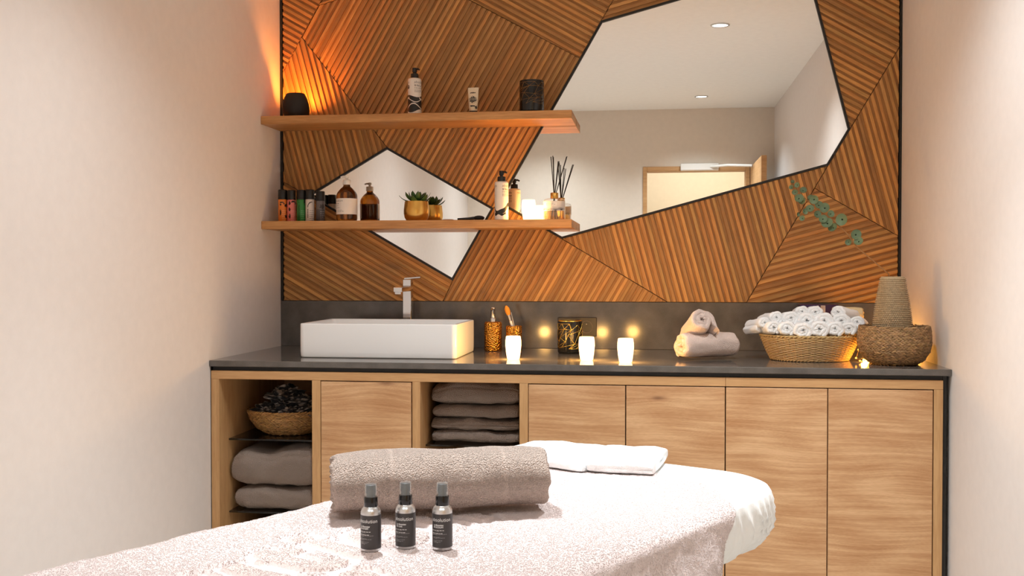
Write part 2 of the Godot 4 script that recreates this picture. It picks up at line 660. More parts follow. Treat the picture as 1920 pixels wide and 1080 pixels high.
func room() -> void:
	var b := MB.new()
	slab(b, XL - 0.12, XL, -0.1, CEIL + 0.1, -0.2, ZB + 0.15, 0.0)
	setting(obj("wall_left", b, M.wall, self))
	b = MB.new()
	slab(b, XR, XR + 0.12, -0.1, CEIL + 0.1, -0.2, ZB + 0.15, 0.0)
	setting(obj("wall_right", b, M.wall, self))
	b = MB.new()
	slab(b, XL, XR, 0.0, CEIL, -0.2, -0.03, 0.0)
	setting(obj("wall_back", b, M.wall, self))
	b = MB.new()
	slab(b, XL - 0.12, XR + 0.12, CEIL, CEIL + 0.1, -0.2, ZB + 1.6, 0.0)
	setting(obj("ceiling", b, M.ceiling, self))
	b = MB.new()
	slab(b, XL - 0.12, XR + 0.12, -0.1, 0.0, -0.2, ZB + 1.6, 0.0)
	setting(obj("floor", b, M.floor, self))
	# entrance wall with its doorway
	var d0 := -0.068
	var d1 := 0.66
	var dt := 1.985
	b = MB.new()
	slab(b, XL, d0 - 0.03, 0.0, CEIL, ZB, ZB + 0.12, 0.0)
	slab(b, d1 + 0.03, XR, 0.0, CEIL, ZB, ZB + 0.12, 0.0)
	slab(b, d0 - 0.03, d1 + 0.03, dt + 0.03, CEIL, ZB, ZB + 0.12, 0.0)
	setting(obj("wall_entrance", b, M.entrance, self))
	# corridor beyond
	b = MB.new()
	slab(b, XL - 0.12, XR + 0.12, 0.0, CEIL, ZB + 1.35, ZB + 1.5, 0.0)
	slab(b, XL - 0.12, XL, 0.0, CEIL, ZB + 0.15, ZB + 1.35, 0.0)
	slab(b, XR, XR + 0.12, 0.0, CEIL, ZB + 0.15, ZB + 1.35, 0.0)
	setting(obj("wall_corridor", b, M.corridor, self))
	# door: frame of three boards, leaf standing open into the room, handle, closer
	var door := Node3D.new()
	door.name = "door_1"
	add_child(door)
	setting(door, "wooden door standing open into the room, seen in the large mirror", "door")
	for k in 3:
		b = MB.new()
		if k == 0:
			slab(b, d0 - 0.03, d0, 0.0, dt + 0.035, ZB - 0.012, ZB + 0.13, 0.003)
		elif k == 1:
			slab(b, d1, d1 + 0.03, 0.0, dt + 0.035, ZB - 0.012, ZB + 0.13, 0.003)
		else:
			slab(b, d0, d1, dt, dt + 0.035, ZB - 0.012, ZB + 0.13, 0.003)
		obj("frame", b, M.oak_upright, door)
	b = MB.new()
	slab(b, 0.692, 0.728, 0.01, 2.008, 3.24, 4.05, 0.002)
	var leaf := obj("leaf", b, M.oak_frame, door)
	b = MB.new()
	b.tube([Vector3(0.692, 1.02, 3.31), Vector3(0.64, 1.02, 3.31), Vector3(0.635, 1.02, 3.33), Vector3(0.635, 1.02, 3.43)], 0.009, 10)
	obj("handle", b, M.steel, leaf)
	b = MB.new()
	slab(b, 0.18, 0.46, 1.985, 2.035, ZB - 0.06, ZB - 0.012, 0.004)
	obj("closer_rail", b, M.white_plastic, door)
	b = MB.new()
	b.tube([Vector3(0.40, 2.01, ZB - 0.055), Vector3(0.52, 2.012, ZB - 0.14), Vector3(0.69, 2.0, ZB - 0.2)], 0.01, 8)
	obj("closer_arm", b, M.white_plastic, door)
	# skirting
	for k in 2:
		b = MB.new()
		if k == 0:
			slab(b, XL, XL + 0.012, 0.0, 0.08, 0.66, ZB, 0.002)
		else:
			slab(b, XR - 0.012, XR, 0.0, 0.08, 0.66, ZB, 0.002)
		setting(obj(["baseboard_left", "baseboard_right"][k], b, M.white_plastic, self))
	# downlights
	var spots := [["recessed round ceiling downlight mirrored high in the large mirror", 0.31, 1.36], ["recessed round ceiling downlight near the door, lower one in the large mirror", 0.31, 3.51],
		["recessed round ceiling downlight above the massage table, out of view", -0.68, 1.65], ["recessed round ceiling downlight in the far left corner by the entrance wall", -0.78, 3.51]]
	for s in spots:
		var t := thing("downlight", s[0], "ceiling light", Vector3(s[1], CEIL, s[2]), 0.0, "ceiling downlights")
		b = MB.new()
		b.lathe([Vector2(0.047, 0.0), Vector2(0.047, -0.004), Vector2(0.040, -0.006), Vector2(0.038, -0.001)], 40)
		obj("trim_ring", b, M.brushed, t)
		b = MB.new()
		b.lathe([Vector2(0.0381, -0.002), Vector2(0.0, -0.002)], 40)
		obj("lamp_face", b, M.lamp_face, t)
	var p := thing("corridor_ceiling_light", "flat ceiling light panel in the corridor behind the door", "ceiling light", Vector3(0.3, CEIL, 4.75))
	b = MB.new()
	slab(b, -0.45, 0.45, -0.02, 0.0, -0.15, 0.15, 0.003)
	obj("lamp_panel", b, M.lamp_face, p)

# ---------------------------------------------------------------- slatted wall
func facet(poly: PackedVector2Array, degrees: float, label: String) -> void:
	var dir := Vector2.RIGHT.rotated(deg_to_rad(degrees))
	var across := Vector2(-dir.y, dir.x)
	var mid := Vector2.ZERO
	for p in poly:
		mid += p / poly.size()
	var t := thing("slat_panel", label, "wall panel", Vector3(mid.x, mid.y, -0.012), 0.0, "angular slatted wood wall panels")
	var local := PackedVector2Array()
	for p in poly:
		local.append(p - mid)
	var cut := local
	var got := Geometry2D.offset_polygon(local, -0.0012)
	if got.size() > 0:
		cut = got[0]
	var b := MB.new()
	var ids := Geometry2D.triangulate_polygon(cut)
	for k in range(0, ids.size(), 3):
		var pts := []
		var us := []
		for q in 3:
			var w := cut[ids[k + q]]
			pts.append(Vector3(w.x, w.y, 0.0036))
			us.append(Vector2(w.dot(dir), w.dot(across)))
		b.face(pts, Vector3.BACK, us)
	for k in cut.size():
		var p := cut[k]
		var q := cut[(k + 1) % cut.size()]
		var o := Vector3(q.y - p.y, p.x - q.x, 0)
		if Geometry2D.is_point_in_polygon((p + q) / 2.0 + Vector2(o.x, o.y).normalized() * 0.0005, cut):
			o = -o
		b.face([Vector3(p.x, p.y, -0.004), Vector3(q.x, q.y, -0.004), Vector3(q.x, q.y, 0.0036), Vector3(p.x, p.y, 0.0036)], o.normalized())
	obj("backing_board", b, M.board, t)
	var lo := 1e9
	var hi := -1e9
	for p in cut:
		lo = min(lo, p.dot(across))
		hi = max(hi, p.dot(across))
	var pitch := 0.021
	var at := lo + rng.randf() * 0.006 - 0.006
	while at < hi:
		var w := rng.randf_range(0.0108, 0.0128)
		var a0 := at
		at += pitch
		var strip := PackedVector2Array([dir * -2.0 + across * a0, dir * 2.0 + across * a0, dir * 2.0 + across * (a0 + w), dir * -2.0 + across * (a0 + w)])
		var shift := Vector2(rng.randf() * 3.0, rng.randf())
		var top := 0.012 - rng.randf() * 0.0016
		var tone := rng.randi_range(0, 5)
		for piece in Geometry2D.intersect_polygons(strip, cut):
			var area := 0.0
			for k in piece.size():
				area += piece[k].cross(piece[(k + 1) % piece.size()]) / 2.0
			if absf(area) < 2e-5:
				continue
			b = MB.new()
			b.prism(piece, 0.0035, top, 0.0009, dir, shift)
			obj("slat", b, M["slat%d" % tone], t)

func inset(poly: PackedVector2Array, d: float) -> PackedVector2Array:
	# convex outline moved inwards by d
	var m := poly.size()
	var area := 0.0
	for k in m:
		area += poly[k].cross(poly[(k + 1) % m])
	var out := PackedVector2Array()
	for k in m:
		var e0 := (poly[k] - poly[(k + m - 1) % m]).normalized()
		var e1 := (poly[(k + 1) % m] - poly[k]).normalized()
		var n0 := Vector2(-e0.y, e0.x) * signf(area)
		var n1 := Vector2(-e1.y, e1.x) * signf(area)
		out.append(poly[k] + (n0 + n1) * d / (1.0 + n0.dot(n1)))
	return out

func mirror(poly: PackedVector2Array, label: String) -> void:
	var mid := Vector2.ZERO
	for p in poly:
		mid += p / poly.size()
	var t := thing("wall_mirror", label, "mirror", Vector3(mid.x, mid.y, -0.012), 0.0)
	var local := PackedVector2Array()
	for p in poly:
		local.append(p - mid)
	var inner := inset(local, 0.0072)
	var outer := inset(local, -0.0006)
	var b := MB.new()
	b.prism(inner, 0.001, 0.007, 0.0)
	obj("glass", b, M.mirror, t)
	# thin black edge all round
	b = MB.new()
	var m := inner.size()
	for k in m:
		var p := inner[k]
		var q := inner[(k + 1) % m]
		var po := outer[k]
		var qo := outer[(k + 1) % m]
		var o := Vector3(qo.y - po.y, po.x - qo.x, 0).normalized()
		if o.dot(Vector3(po.x, po.y, 0)) < 0.0:
			o = -o
		b.face([Vector3(p.x, p.y, 0.0135), Vector3(q.x, q.y, 0.0135), Vector3(qo.x, qo.y, 0.0135), Vector3(po.x, po.y, 0.0135)], Vector3.BACK)
		b.face([Vector3(p.x, p.y, 0.0), Vector3(q.x, q.y, 0.0), Vector3(q.x, q.y, 0.0135), Vector3(p.x, p.y, 0.0135)], -o)
		b.face([Vector3(po.x, po.y, 0.0), Vector3(qo.x, qo.y, 0.0), Vector3(qo.x, qo.y, 0.0135), Vector3(po.x, po.y, 0.0135)], o)
	obj("frame", b, M.black, t)

func feature_wall() -> void:
	var L := -1.4262
	var Rr := 0.8566
	var T := 2.44
	var B := 1.1288
	var b := MB.new()
	slab(b, XL, XR, B, CEIL, -0.03, -0.0165, 0.0)
	setting(obj("trim_1", b, M.black, self), "black backing board behind the slatted wall panels", "panel backing")
	for k in 2:
		b = MB.new()
		if k == 0:
			slab(b, XL + 0.0005, L - 0.0015, B, CEIL, -0.0165, -0.001, 0.001)
		else:
			slab(b, Rr + 0.0015, XR - 0.0005, B, CEIL, -0.0165, -0.001, 0.001)
		setting(obj(["trim_2", "trim_3"][k], b, M.black, self), ["black edge strip at the left of the slatted wall", "black edge strip at the right of the slatted wall"][k], "trim")
	var m2t := Vector2(-1.0152, 1.7142)
	var m2r := Vector2(-0.6049, 1.4790)
	var m2b := Vector2(-0.7610, 1.2076)
	var m2l := Vector2(-1.3286, 1.5340)
	var m1tl := Vector2(-0.2026, 2.1667)
	var m1l := Vector2(-0.5867, 1.4999)
	var m1b := Vector2(-0.3479, 1.3640)
	var m1br := Vector2(0.6128, 1.6235)
	var m1r := Vector2(0.6881, 1.7522)
	var m1t := Vector2(0.5329, 2.3587)
	var s12 := Vector2(-1.2821, 2.2602)
	var s123 := Vector2(-1.3500, 2.1425)
	var f0 := Vector2(-0.886, 2.366)
	var s24 := Vector2(-0.2806, 2.0317)
	var s78 := Vector2(Rr, 2.0397)
	var s810 := Vector2(Rr, 1.3690)
	var s8910 := Vector2(0.5660, 1.5424)
	var s910b := Vector2(0.3270, B)
	var s69b := Vector2(0.0435, B)
	var s611b := Vector2(-0.7990, B)
	var s311 := Vector2(L, 1.5872)
	facet(PackedVector2Array([Vector2(L, T), Vector2(-1.1783, T), s12, s123, Vector2(L, 2.009)]), -30, "slatted wood panel in the top left corner above the black bowl, slats falling right")
	facet(PackedVector2Array([s12, f0, Vector2(-0.8437, T), Vector2(-1.1783, T)]), 15, "sliver of slatted wood at the top edge, above the lotion bottle")
	facet(PackedVector2Array([s12, f0, s24, m1l, m2r, m2t, s123]), 60, "largest slatted wood panel, behind the upper shelf, slats rising steeply right")
	facet(PackedVector2Array([s123, m2t, m2l, s311, Vector2(L, 2.009)]), -75, "slatted wood panel behind the black bowl, lit orange, near-vertical slats")
	facet(PackedVector2Array([f0, Vector2(-0.8437, T), Vector2(-0.0448, T), m1tl, s24]), -30, "slatted wood panel left of the large mirror's top corner, slats falling right")
	facet(PackedVector2Array([m1tl, Vector2(-0.0448, T), Vector2(0.512, T), m1t]), 15, "narrow slatted wood panel above the top edge of the large mirror")
	facet(PackedVector2Array([Vector2(0.512, T), m1t, m1r, s78, Vector2(Rr, T)]), -30, "slatted wood panel in the top right corner beside the large mirror")
	facet(PackedVector2Array([m1r, s78, s810, s8910, m1br]), -75, "slatted wood panel at the right edge, near-vertical slats, above the eucalyptus leaves")
	facet(PackedVector2Array([m1b, m1br, s8910, s910b, s69b]), -75, "slatted wood panel under the long lower edge of the large mirror")
	facet(PackedVector2Array([s8910, s810, Vector2(Rr, B), s910b]), 15, "slatted wood panel behind the vase, almost level slats")
	facet(PackedVector2Array([m2r, m1l, m1b, s69b, s611b, m2b]), 60, "slatted wood panel above the candles, between the mirrors, slats rising right")
	facet(PackedVector2Array([m2l, m2b, s611b, Vector2(L, B), s311]), -30, "slatted wood panel behind the tap, below the small mirror, slats falling right")
	mirror(PackedVector2Array([m1tl, m1t, m1r, m1br, m1b, m1l]), "large six-sided mirror with thin black edge reflecting the ceiling and door")
	mirror(PackedVector2Array([m2t, m2r, m2b, m2l]), "small four-sided mirror with thin black edge behind the lower shelf")
	for k in 2:
		b = MB.new()
		var y: float = [S1, S2][k]
		slab(b, XL + 0.0008, -0.2945, y - 0.0295, y, 0.0012, 0.2, 0.0015)
		tag(obj("wall_shelf", b, M.shelf, self), ["upper oak wall shelf carrying the black bowl and lotion bottle", "lower oak wall shelf carrying the spray cans and succulent"][k], "shelf", "oak wall shelves")

# ---------------------------------------------------------------- vanity
func vanity() -> void:
	var b := MB.new()
	slab(b, XL + 0.0005, XR - 0.0005, CT, 1.1284, -0.0295, -0.001, 0.0008)
	tag(obj("backsplash", b, M.stone, self), "dark grey polished stone backsplash along the back of the counter", "backsplash")
	b = MB.new()
	slab(b, XL + 0.0005, XR - 0.0005, CT - 0.02, CT - 0.0002, -0.0295, 0.66, 0.0018)
	tag(obj("countertop", b, M.stone, self), "long dark grey polished stone countertop", "countertop")
	# recessed black band between worktop and fronts, black side fillers, plinth
	b = MB.new()
	slab(b, XL + 0.004, XR - 0.009, 0.9207, CT - 0.0203, 0.02, 0.638, 0.0)
	setting(obj("trim_4", b, M.black, self), "recessed black band under the countertop", "trim")
	b = MB.new()
	slab(b, XL + 0.0006, -1.4352, 0.0, CT - 0.0203, 0.02, 0.648, 0.0)
	setting(obj("trim_5", b, M.black, self), "black filler strip between left wall and cabinets", "trim")
	b = MB.new()
	slab(b, 0.8448, 0.8568, 0.0, CT - 0.0203, 0.02, 0.642, 0.0)
	setting(obj("trim_6", b, M.black, self), "black filler strip between right wall and cabinets", "trim")
	var zf := 0.65
	var yr0 := 0.8935
	var yr1 := 0.9205
	for k in 2:
		b = MB.new()
		if k == 0:
			slab(b, -1.4345, 0.2105, yr0, yr1, 0.4, zf, 0.0008)
		else:
			slab(b, 0.2112, 0.8443, yr0, yr1, 0.4, zf, 0.0008)
		tag(obj("cabinet_rail", b, M.oak_frame, self), ["long oak rail above the open niches and first doors", "shorter oak rail above the two rightmost doors"][k], "cabinet rail", "rails above the cabinets")
	niche(-1.4345, -1.4075, -1.0943, -1.0662, [0.682, 0.440], "open oak niche unit at the left wall holding a basket and towels")
	niche(-0.7646, -0.7387, -0.4217, -0.3947, [0.6765, 0.42], "open oak niche unit in the middle holding four folded towels")
	cupboard([[-1.0640, -0.7680]], "single oak door cabinet between the two open niches", 0.0)
	cupboard([[-0.3928, -0.0930], [-0.0898, 0.2092]], "two-door oak cabinet right of the middle niche, behind the massage table", 0.0)
	cupboard([[0.2124, 0.5117], [0.5147, 0.8155]], "two-door oak cabinet at the right wall under the baskets", 0.8443)

func niche(x0: float, x1: float, x2: float, x3: float, shelves: Array, label: String) -> void:
	var t := thing("open_cabinet", label, "cabinet", Vector3((x0 + x3) / 2.0, 0.0, 0.35))
	var c := (x0 + x3) / 2.0
	for s in [[x0, x1], [x2, x3]]:
		var b := MB.new()
		b.x = Transform3D(Basis(Vector3(0, 0, 1), PI / 2), Vector3.ZERO)
		# drawn lying so that the grain runs upright
		b.box(Vector3(0.08, -(s[1] - c), -0.33), Vector3(0.8932, -(s[0] - c), 0.30), 0.0008)
		obj("side_panel", b, M.oak_upright, t)
	var b := MB.new()
	b.box(Vector3(x1 - c, 0.1, -0.32), Vector3(x2 - c, 0.89, -0.305), 0.0)
	obj("back_panel", b, M.oak_frame, t)
	b = MB.new()
	b.box(Vector3(x1 - c, 0.08, -0.305), Vector3(x2 - c, 0.1, 0.295), 0.0)
	obj("bottom_panel", b, M.oak_frame, t)
	b = MB.new()
	b.box(Vector3(x0 - c, 0.0, -0.3), Vector3(x3 - c, 0.08, 0.25), 0.0)
	obj("plinth", b, M.black, t)
	for y in shelves:
		b = MB.new()
		b.box(Vector3(x1 - c + 0.0008, y, -0.3), Vector3(x2 - c - 0.0008, y + 0.006, 0.225), 0.0008)
		var g := obj("glass_shelf", b, M.smoked, t)
		for q in [[x1 - c + 0.003, 0.16], [x2 - c - 0.003, 0.16], [x1 - c + 0.003, -0.2], [x2 - c - 0.003, -0.2]]:
			var pb := MB.new()
			pb.box(Vector3(q[0] - 0.0025, y - 0.008, q[1] - 0.004), Vector3(q[0] + 0.0025, y - 0.0003, q[1] + 0.004), 0.001)
			obj("shelf_pin", pb, M.steel, g)

func cupboard(doors: Array, label: String, stile: float) -> void:
	var x0: float = doors[0][0]
	var x3: float = doors[doors.size() - 1][1]
	var c := (x0 + x3) / 2.0
	var t := thing("door_cabinet", label, "cabinet", Vector3(c, 0.0, 0.35))
	var b := MB.new()
	b.box(Vector3(x0 - c + 0.001, 0.08, -0.33), Vector3(x3 - c - 0.001, 0.888, 0.276), 0.0)
	obj("carcass", b, M.black, t)
	b = MB.new()
	b.box(Vector3(x0 - c, 0.0, -0.3), Vector3(x3 - c, 0.08, 0.25), 0.0)
	obj("plinth", b, M.black, t)
	for d in doors:
		b = MB.new()
		b.box(Vector3(d[0] - c, 0.085, 0.28), Vector3(d[1] - c, 0.8905, 0.3), 0.001)
		var sh := Vector2(rng.randf(), rng.randf())
		for k in b.uv.size():
			b.uv[k] += sh
		obj("door", b, M.oak, t)
	if stile > 0.0:
		b = MB.new()
		b.x = Transform3D(Basis(Vector3(0, 0, 1), PI / 2), Vector3.ZERO)
		b.box(Vector3(0.0, -(stile - c), -0.33), Vector3(0.8932, -(x3 - c + 0.003), 0.3), 0.0008)
		obj("stile", b, M.oak_upright, t)

# ---------------------------------------------------------------- soft goods
# a rolled towel lying along x, its middle at the origin's ground; a spiral band with rounded edges
func roll_mesh(length: float, rx: float, ry: float, turns: float, thick: float, seed_: float, lump := 0.003, tail := 0.0, ragged := 0.004, ends := 0.0) -> MB:
	var b := MB.new()
	var prof := []
	var h := thick / 2.0
	var steps := 12
	for k in steps + 1:
		prof.append(Vector2(lerpf(h, length - h, float(k) / steps), h))
	prof.append(Vector2(length - h * 0.3, h * 0.72))
	prof.append(Vector2(length, 0.0))
	prof.append(Vector2(length - h * 0.3, -h * 0.72))
	for k in range(steps, -1, -4):
		prof.append(Vector2(lerpf(h, length - h, float(k) / steps), -h))
	prof.append(Vector2(h * 0.3, -h * 0.72))
	prof.append(Vector2(0.0, 0.0))
	prof.append(Vector2(h * 0.3, h * 0.72))
	var nv := prof.size()
	var nu := int(turns * 30.0)
	var r0 := 0.15 * thick / rx
	var f := func(u: float, vv: float) -> Vector3:
		var a := u * turns * TAU
		var start := -PI * 0.62
		var th := start - (turns * TAU - a)
		var rho := lerpf(r0, 1.0 - h / rx, pow(u, 0.9))
		var k := int(round(vv * nv)) % nv
		var p: Vector2 = prof[k]
		var squeeze_ends := 1.0 - ends * pow(absf(p.x / length * 2.0 - 1.0), 6.0)
		var off := p.y
		if u > 0.985 or u < 0.01:
			off *= 0.35
		var jitter := ragged * (nz.get_noise_2d(a * 0.9 + seed_, 3.0) + 0.5 * nz.get_noise_2d(a * 2.3, seed_))
		if p.x > length * 0.5:
			jitter = ragged * nz.get_noise_2d(a * 0.8 + seed_ * 2.0, 9.0)
		var w := Vector3(p.x / 0.09 + seed_, cos(th) * 1.3, sin(th) * 1.3)
		var bump := lump * nz.get_noise_3d(w.x, w.y, w.z) + lump * 0.35 * nz.get_noise_3d(w.x * 3.0, w.y * 3.0, w.z * 3.0)
		var c := Vector2(cos(th) * (rx * rho + off + bump) * squeeze_ends, sin(th) * (ry * rho + off * ry / rx + bump) * squeeze_ends)
		if tail != 0.0 and u > 0.9:
			var q := (u - 0.9) / 0.1
			c += Vector2(-sin(th), cos(th)) * 0.0 + Vector2(tail * q * q, -0.15 * absf(tail) * q)
		return Vector3(p.x - length / 2.0 + jitter, ry + c.y, c.x)
	b.grid(nu, nv, f, false, true, 1.0)
	return b

# a folded towel: soft slab with a rounded front fold, base at y = 0
func fold_mesh(w: float, d: float, h: float, seed_: float, crease: Array = [], sag := 0.0, lump := 0.004, crisp := 0.0) -> MB:
	var b := MB.new()
	var f := func(u: float, vv: float) -> Vector3:
		var a := u * TAU
		var cs := cos(a)
		var sn := sin(a)
		var e := lerpf(0.42, 0.22, crisp)
		var zz := signf(cs) * pow(absf(cs), e)
		var yy := signf(sn) * pow(absf(sn), lerpf(0.72, 0.5, crisp))
		var t := vv * 2.0 - 1.0
		var end := pow(maxf(0.0, 1.0 - pow(absf(t), lerpf(7.0, 22.0, crisp))), 0.5)
		var xx := t * w / 2.0
		var q := Vector3(xx / 0.07 + seed_, yy * 0.8, zz * 2.0)
		var n := lump * (nz.get_noise_3d(q.x, q.y, q.z) + 0.4 * nz.get_noise_3d(q.x * 2.7, q.y * 2.7, q.z * 2.7))
		var inset := 0.0
		for c in crease:
			inset += 0.006 * exp(-pow((yy * 0.5 + 0.5 - c - 0.04 * nz.get_noise_1d(xx * 9.0 + seed_)) / 0.045, 2.0)) * (1.0 if cs > 0.2 else 0.0)
		var y := h / 2.0 + yy * (h / 2.0 * lerpf(0.45, 1.0, end) + n)
		y += sag * h * (1.0 - t * t) * (yy * 0.5 + 0.5) + (0.12 * h * nz.get_noise_1d(xx * 7.0 + seed_ * 3.0) if yy > 0.0 else 0.0)
		if vv < 0.001 or vv > 0.999:
			return Vector3(xx * 0.992, h * 0.5, 0.0)
		return Vector3(xx, maxf(y, 0.0), zz * (d / 2.0 * lerpf(0.93, 1.0, end) - inset + n))
	b.grid(72, 60, f, true, false, 1.0)
	return b

# ---------------------------------------------------------------- massage table
func outline(w: float, l0: float, l1: float, r: float, grow: float, count: int) -> Array:
	# points and outward normals of the table top, local x = across, z = -along
	var segs := []
	var out := []
	var x0 := -grow
	var x1 := w + grow
	var z0 := -(l1 + grow)
	var z1 := -(l0 - grow)
	var cs := [[x1 - r, z0 + r, -PI / 2], [x1 - r, z1 - r * 0.6, 0.0], [x0 + r, z1 - r * 0.6, PI / 2], [x0 + r, z0 + r, PI]]
	for c in cs:
		for k in 17:
			var a: float = c[2] + PI / 2 * k / 16.0
			segs.append([Vector2(c[0] + cos(a) * r, c[1] + sin(a) * r * (1.0 if c[1] < -0.5 else 0.6)), Vector2(cos(a), sin(a))])
	var total := 0.0
	for k in segs.size():
		total += segs[k][0].distance_to(segs[(k + 1) % segs.size()][0])
	var step := total / count
	var run := 0.0
	var want := 0.0
	for k in segs.size():
		var p: Vector2 = segs[k][0]
		var q: Vector2 = segs[(k + 1) % segs.size()][0]
		var d := p.distance_to(q)
		while want < run + d - 1e-6 and out.size() < count:
			var t := (want - run) / d
			out.append([p.lerp(q, t), segs[k][1].slerp(segs[(k + 1) % segs.size()][1], t).normalized(), want])
			want += step
		run += d
	return out

func massage_table() -> void:
	var W := 0.705
	var turn := deg_to_rad(-28.78)
	var origin := Vector3(-1.0318, 0.0, 2.365)
	var t := thing("massage_table", "padded massage table with wooden legs under the pink towel and white sheet", "massage table", origin, turn)
	# cushion
	var b := MB.new()
	var o := outline(W - 0.02, -0.40, 1.545, 0.19, -0.004, 120)
	var rings := [[-0.02, 0.744], [-0.006, 0.742], [0.0, 0.734], [0.0, 0.69], [-0.008, 0.676]]
	b.grid(120, rings.size() - 1, func(u: float, v: float) -> Vector3:
		var k := int(round(u * 120)) % 120
		var r: Array = rings[int(round(v * (rings.size() - 1)))]
		var p: Vector2 = o[k][0] + o[k][1] * r[0]
		return Vector3(p.x + 0.01, r[1], p.y), true, false, -1.0)
	var cap := PackedVector2Array()
	for k in 120:
		cap.append(o[k][0] + o[k][1] * -0.02)
	var ids := Geometry2D.triangulate_polygon(cap)
	for k in range(0, ids.size(), 3):
		b.face([Vector3(cap[ids[k]].x + 0.01, 0.744, cap[ids[k]].y), Vector3(cap[ids[k + 1]].x + 0.01, 0.744, cap[ids[k + 1]].y), Vector3(cap[ids[k + 2]].x + 0.01, 0.744, cap[ids[k + 2]].y)], Vector3.UP)
	obj("cushion", b, mat(rgb(225, 218, 208), 0.5), t)
	b = MB.new()
	b.box(Vector3(0.07, 0.58, -1.2), Vector3(W - 0.12, 0.674, 0.36), 0.004)
	obj("frame", b, M.oak_frame, t)
	for q in [[0.12, -1.1], [W - 0.17, -1.1], [0.12, 0.2], [W - 0.17, 0.2]]:
		b = MB.new()
		b.box(Vector3(q[0] - 0.03, 0.0, q[1] - 0.03), Vector3(q[0] + 0.03, 0.58, q[1] + 0.03), 0.004)
		obj("leg", b, M.oak_frame, t)
	# fitted sheet
	var N := 640
	o = outline(W, -0.41, 1.562, 0.2, 0.0, N)
	var prof := [[-0.035, 0.752], [-0.018, 0.7515], [-0.006, 0.747], [0.0, 0.738], [0.004, 0.72], [0.006, 0.70], [0.004, 0.68], [-0.002, 0.66], [-0.014, 0.64], [-0.028, 0.625], [-0.045, 0.612], [-0.062, 0.603], [-0.07, 0.606]]
	b = MB.new()
	b.grid(N, prof.size() - 1, func(u: float, v: float) -> Vector3:
		var k := int(round(u * N)) % N
		var j := int(round(v * (prof.size() - 1)))
		var s: float = o[k][2]
		var fold := 0.0
		var depth := smoothstep(0.752, 0.69, prof[j][1])
		# gathered round the rounded corners
		var corner := maxf(absf(o[k][1].x * o[k][1].y) * 2.0, smoothstep(1.12, 1.3, -o[k][0].y) * (1.0 if o[k][1].x > 0.3 else 0.6))
		fold = depth * (0.014 * corner * (0.5 - pow(absf(sin(s * 75.0 - prof[j][1] * 30.0 + 1.3 * nz.get_noise_1d(s * 7.0))), 1.0)) + 0.006 * nz.get_noise_2d(s * 8.0, prof[j][1] * 5.0))
		var p: Vector2 = o[k][0] + o[k][1] * (prof[j][0] + fold)
		return Vector3(p.x, prof[j][1] + (0.008 * depth * nz.get_noise_1d(s * 6.0 + 4.0)), p.y), true, false, -1.0)
	cap = PackedVector2Array()
	for k in N:
		cap.append(o[k][0] + o[k][1] * -0.035)
	ids = Geometry2D.triangulate_polygon(cap)
	for k in range(0, ids.size(), 3):
		b.face([Vector3(cap[ids[k]].x, 0.752, cap[ids[k]].y), Vector3(cap[ids[k + 1]].x, 0.752, cap[ids[k + 1]].y), Vector3(cap[ids[k + 2]].x, 0.752, cap[ids[k + 2]].y)], Vector3.UP)
	var sheet := obj("fitted_sheet", b, M.sheet, self)
	sheet.position = origin
	sheet.rotation.y = turn
	tag(sheet, "white fitted sheet gathered round the head end of the massage table", "sheet")
	# the towel on top, with letters in the weave
	var px := 320.0
	var mask := Image.create(560, 130, false, Image.FORMAT_RGB8)
	letters(mask, "absolution", 6.0, 92.0, 0.262 * px, Color.WHITE, true)
	letters(mask, "o", 277.0, 124.0, 0.12 * px, Color.WHITE, true)
	var near := Image.create(560, 130, false, Image.FORMAT_RGB8)
	for y in 130:
		for x in 560:
			if mask.get_pixel(x, y).r > 0.5:
				near.fill_rect(Rect2i(x - 6, y - 3, 13, 7), Color.WHITE)
				near.fill_rect(Rect2i(x - 3, y - 6, 7, 13), Color.WHITE)
	var i_at := 0.487          # where the letter i stands along the table
	var along0 := i_at - 6.0 / px - 3.90 * 0.262
	var across0 := 0.385 - 92.0 / px
	var zone := func(across: float, along: float) -> float:
		# 1 pile letter, 0 flat weave round it, 2 plain pile
		var mx := int((along - along0) * px)
		var my := int((across - across0) * px)
		if mx < 0 or my < 0 or mx >= 560 or my >= 130:
			return 2.0
		if mask.get_pixel(mx, my).r > 0.5:
			return 1.0
		return 0.0 if near.get_pixel(mx, my).r > 0.5 else 2.0
	var ends := [[-0.2, 1.40], [0.0, 1.40], [0.436, 1.385], [0.507, 1.362], [0.569, 1.34], [0.632, 1.285], [0.694, 1.20], [0.76, 1.13], [1.0, 1.06]]
	var reach := func(q: float) -> float:
		for k in range(1, ends.size()):
			if q <= ends[k][0]:
				return lerpf(ends[k - 1][1], ends[k][1], (q - ends[k - 1][0]) / (ends[k][0] - ends[k - 1][0]))
		return 1.06
	var ql := -0.07
	var qr := W + 0.150
	var r := 0.026
	var nu := 460
	var nv := 230
	var hard := Vector2(-0.42, 1.4)
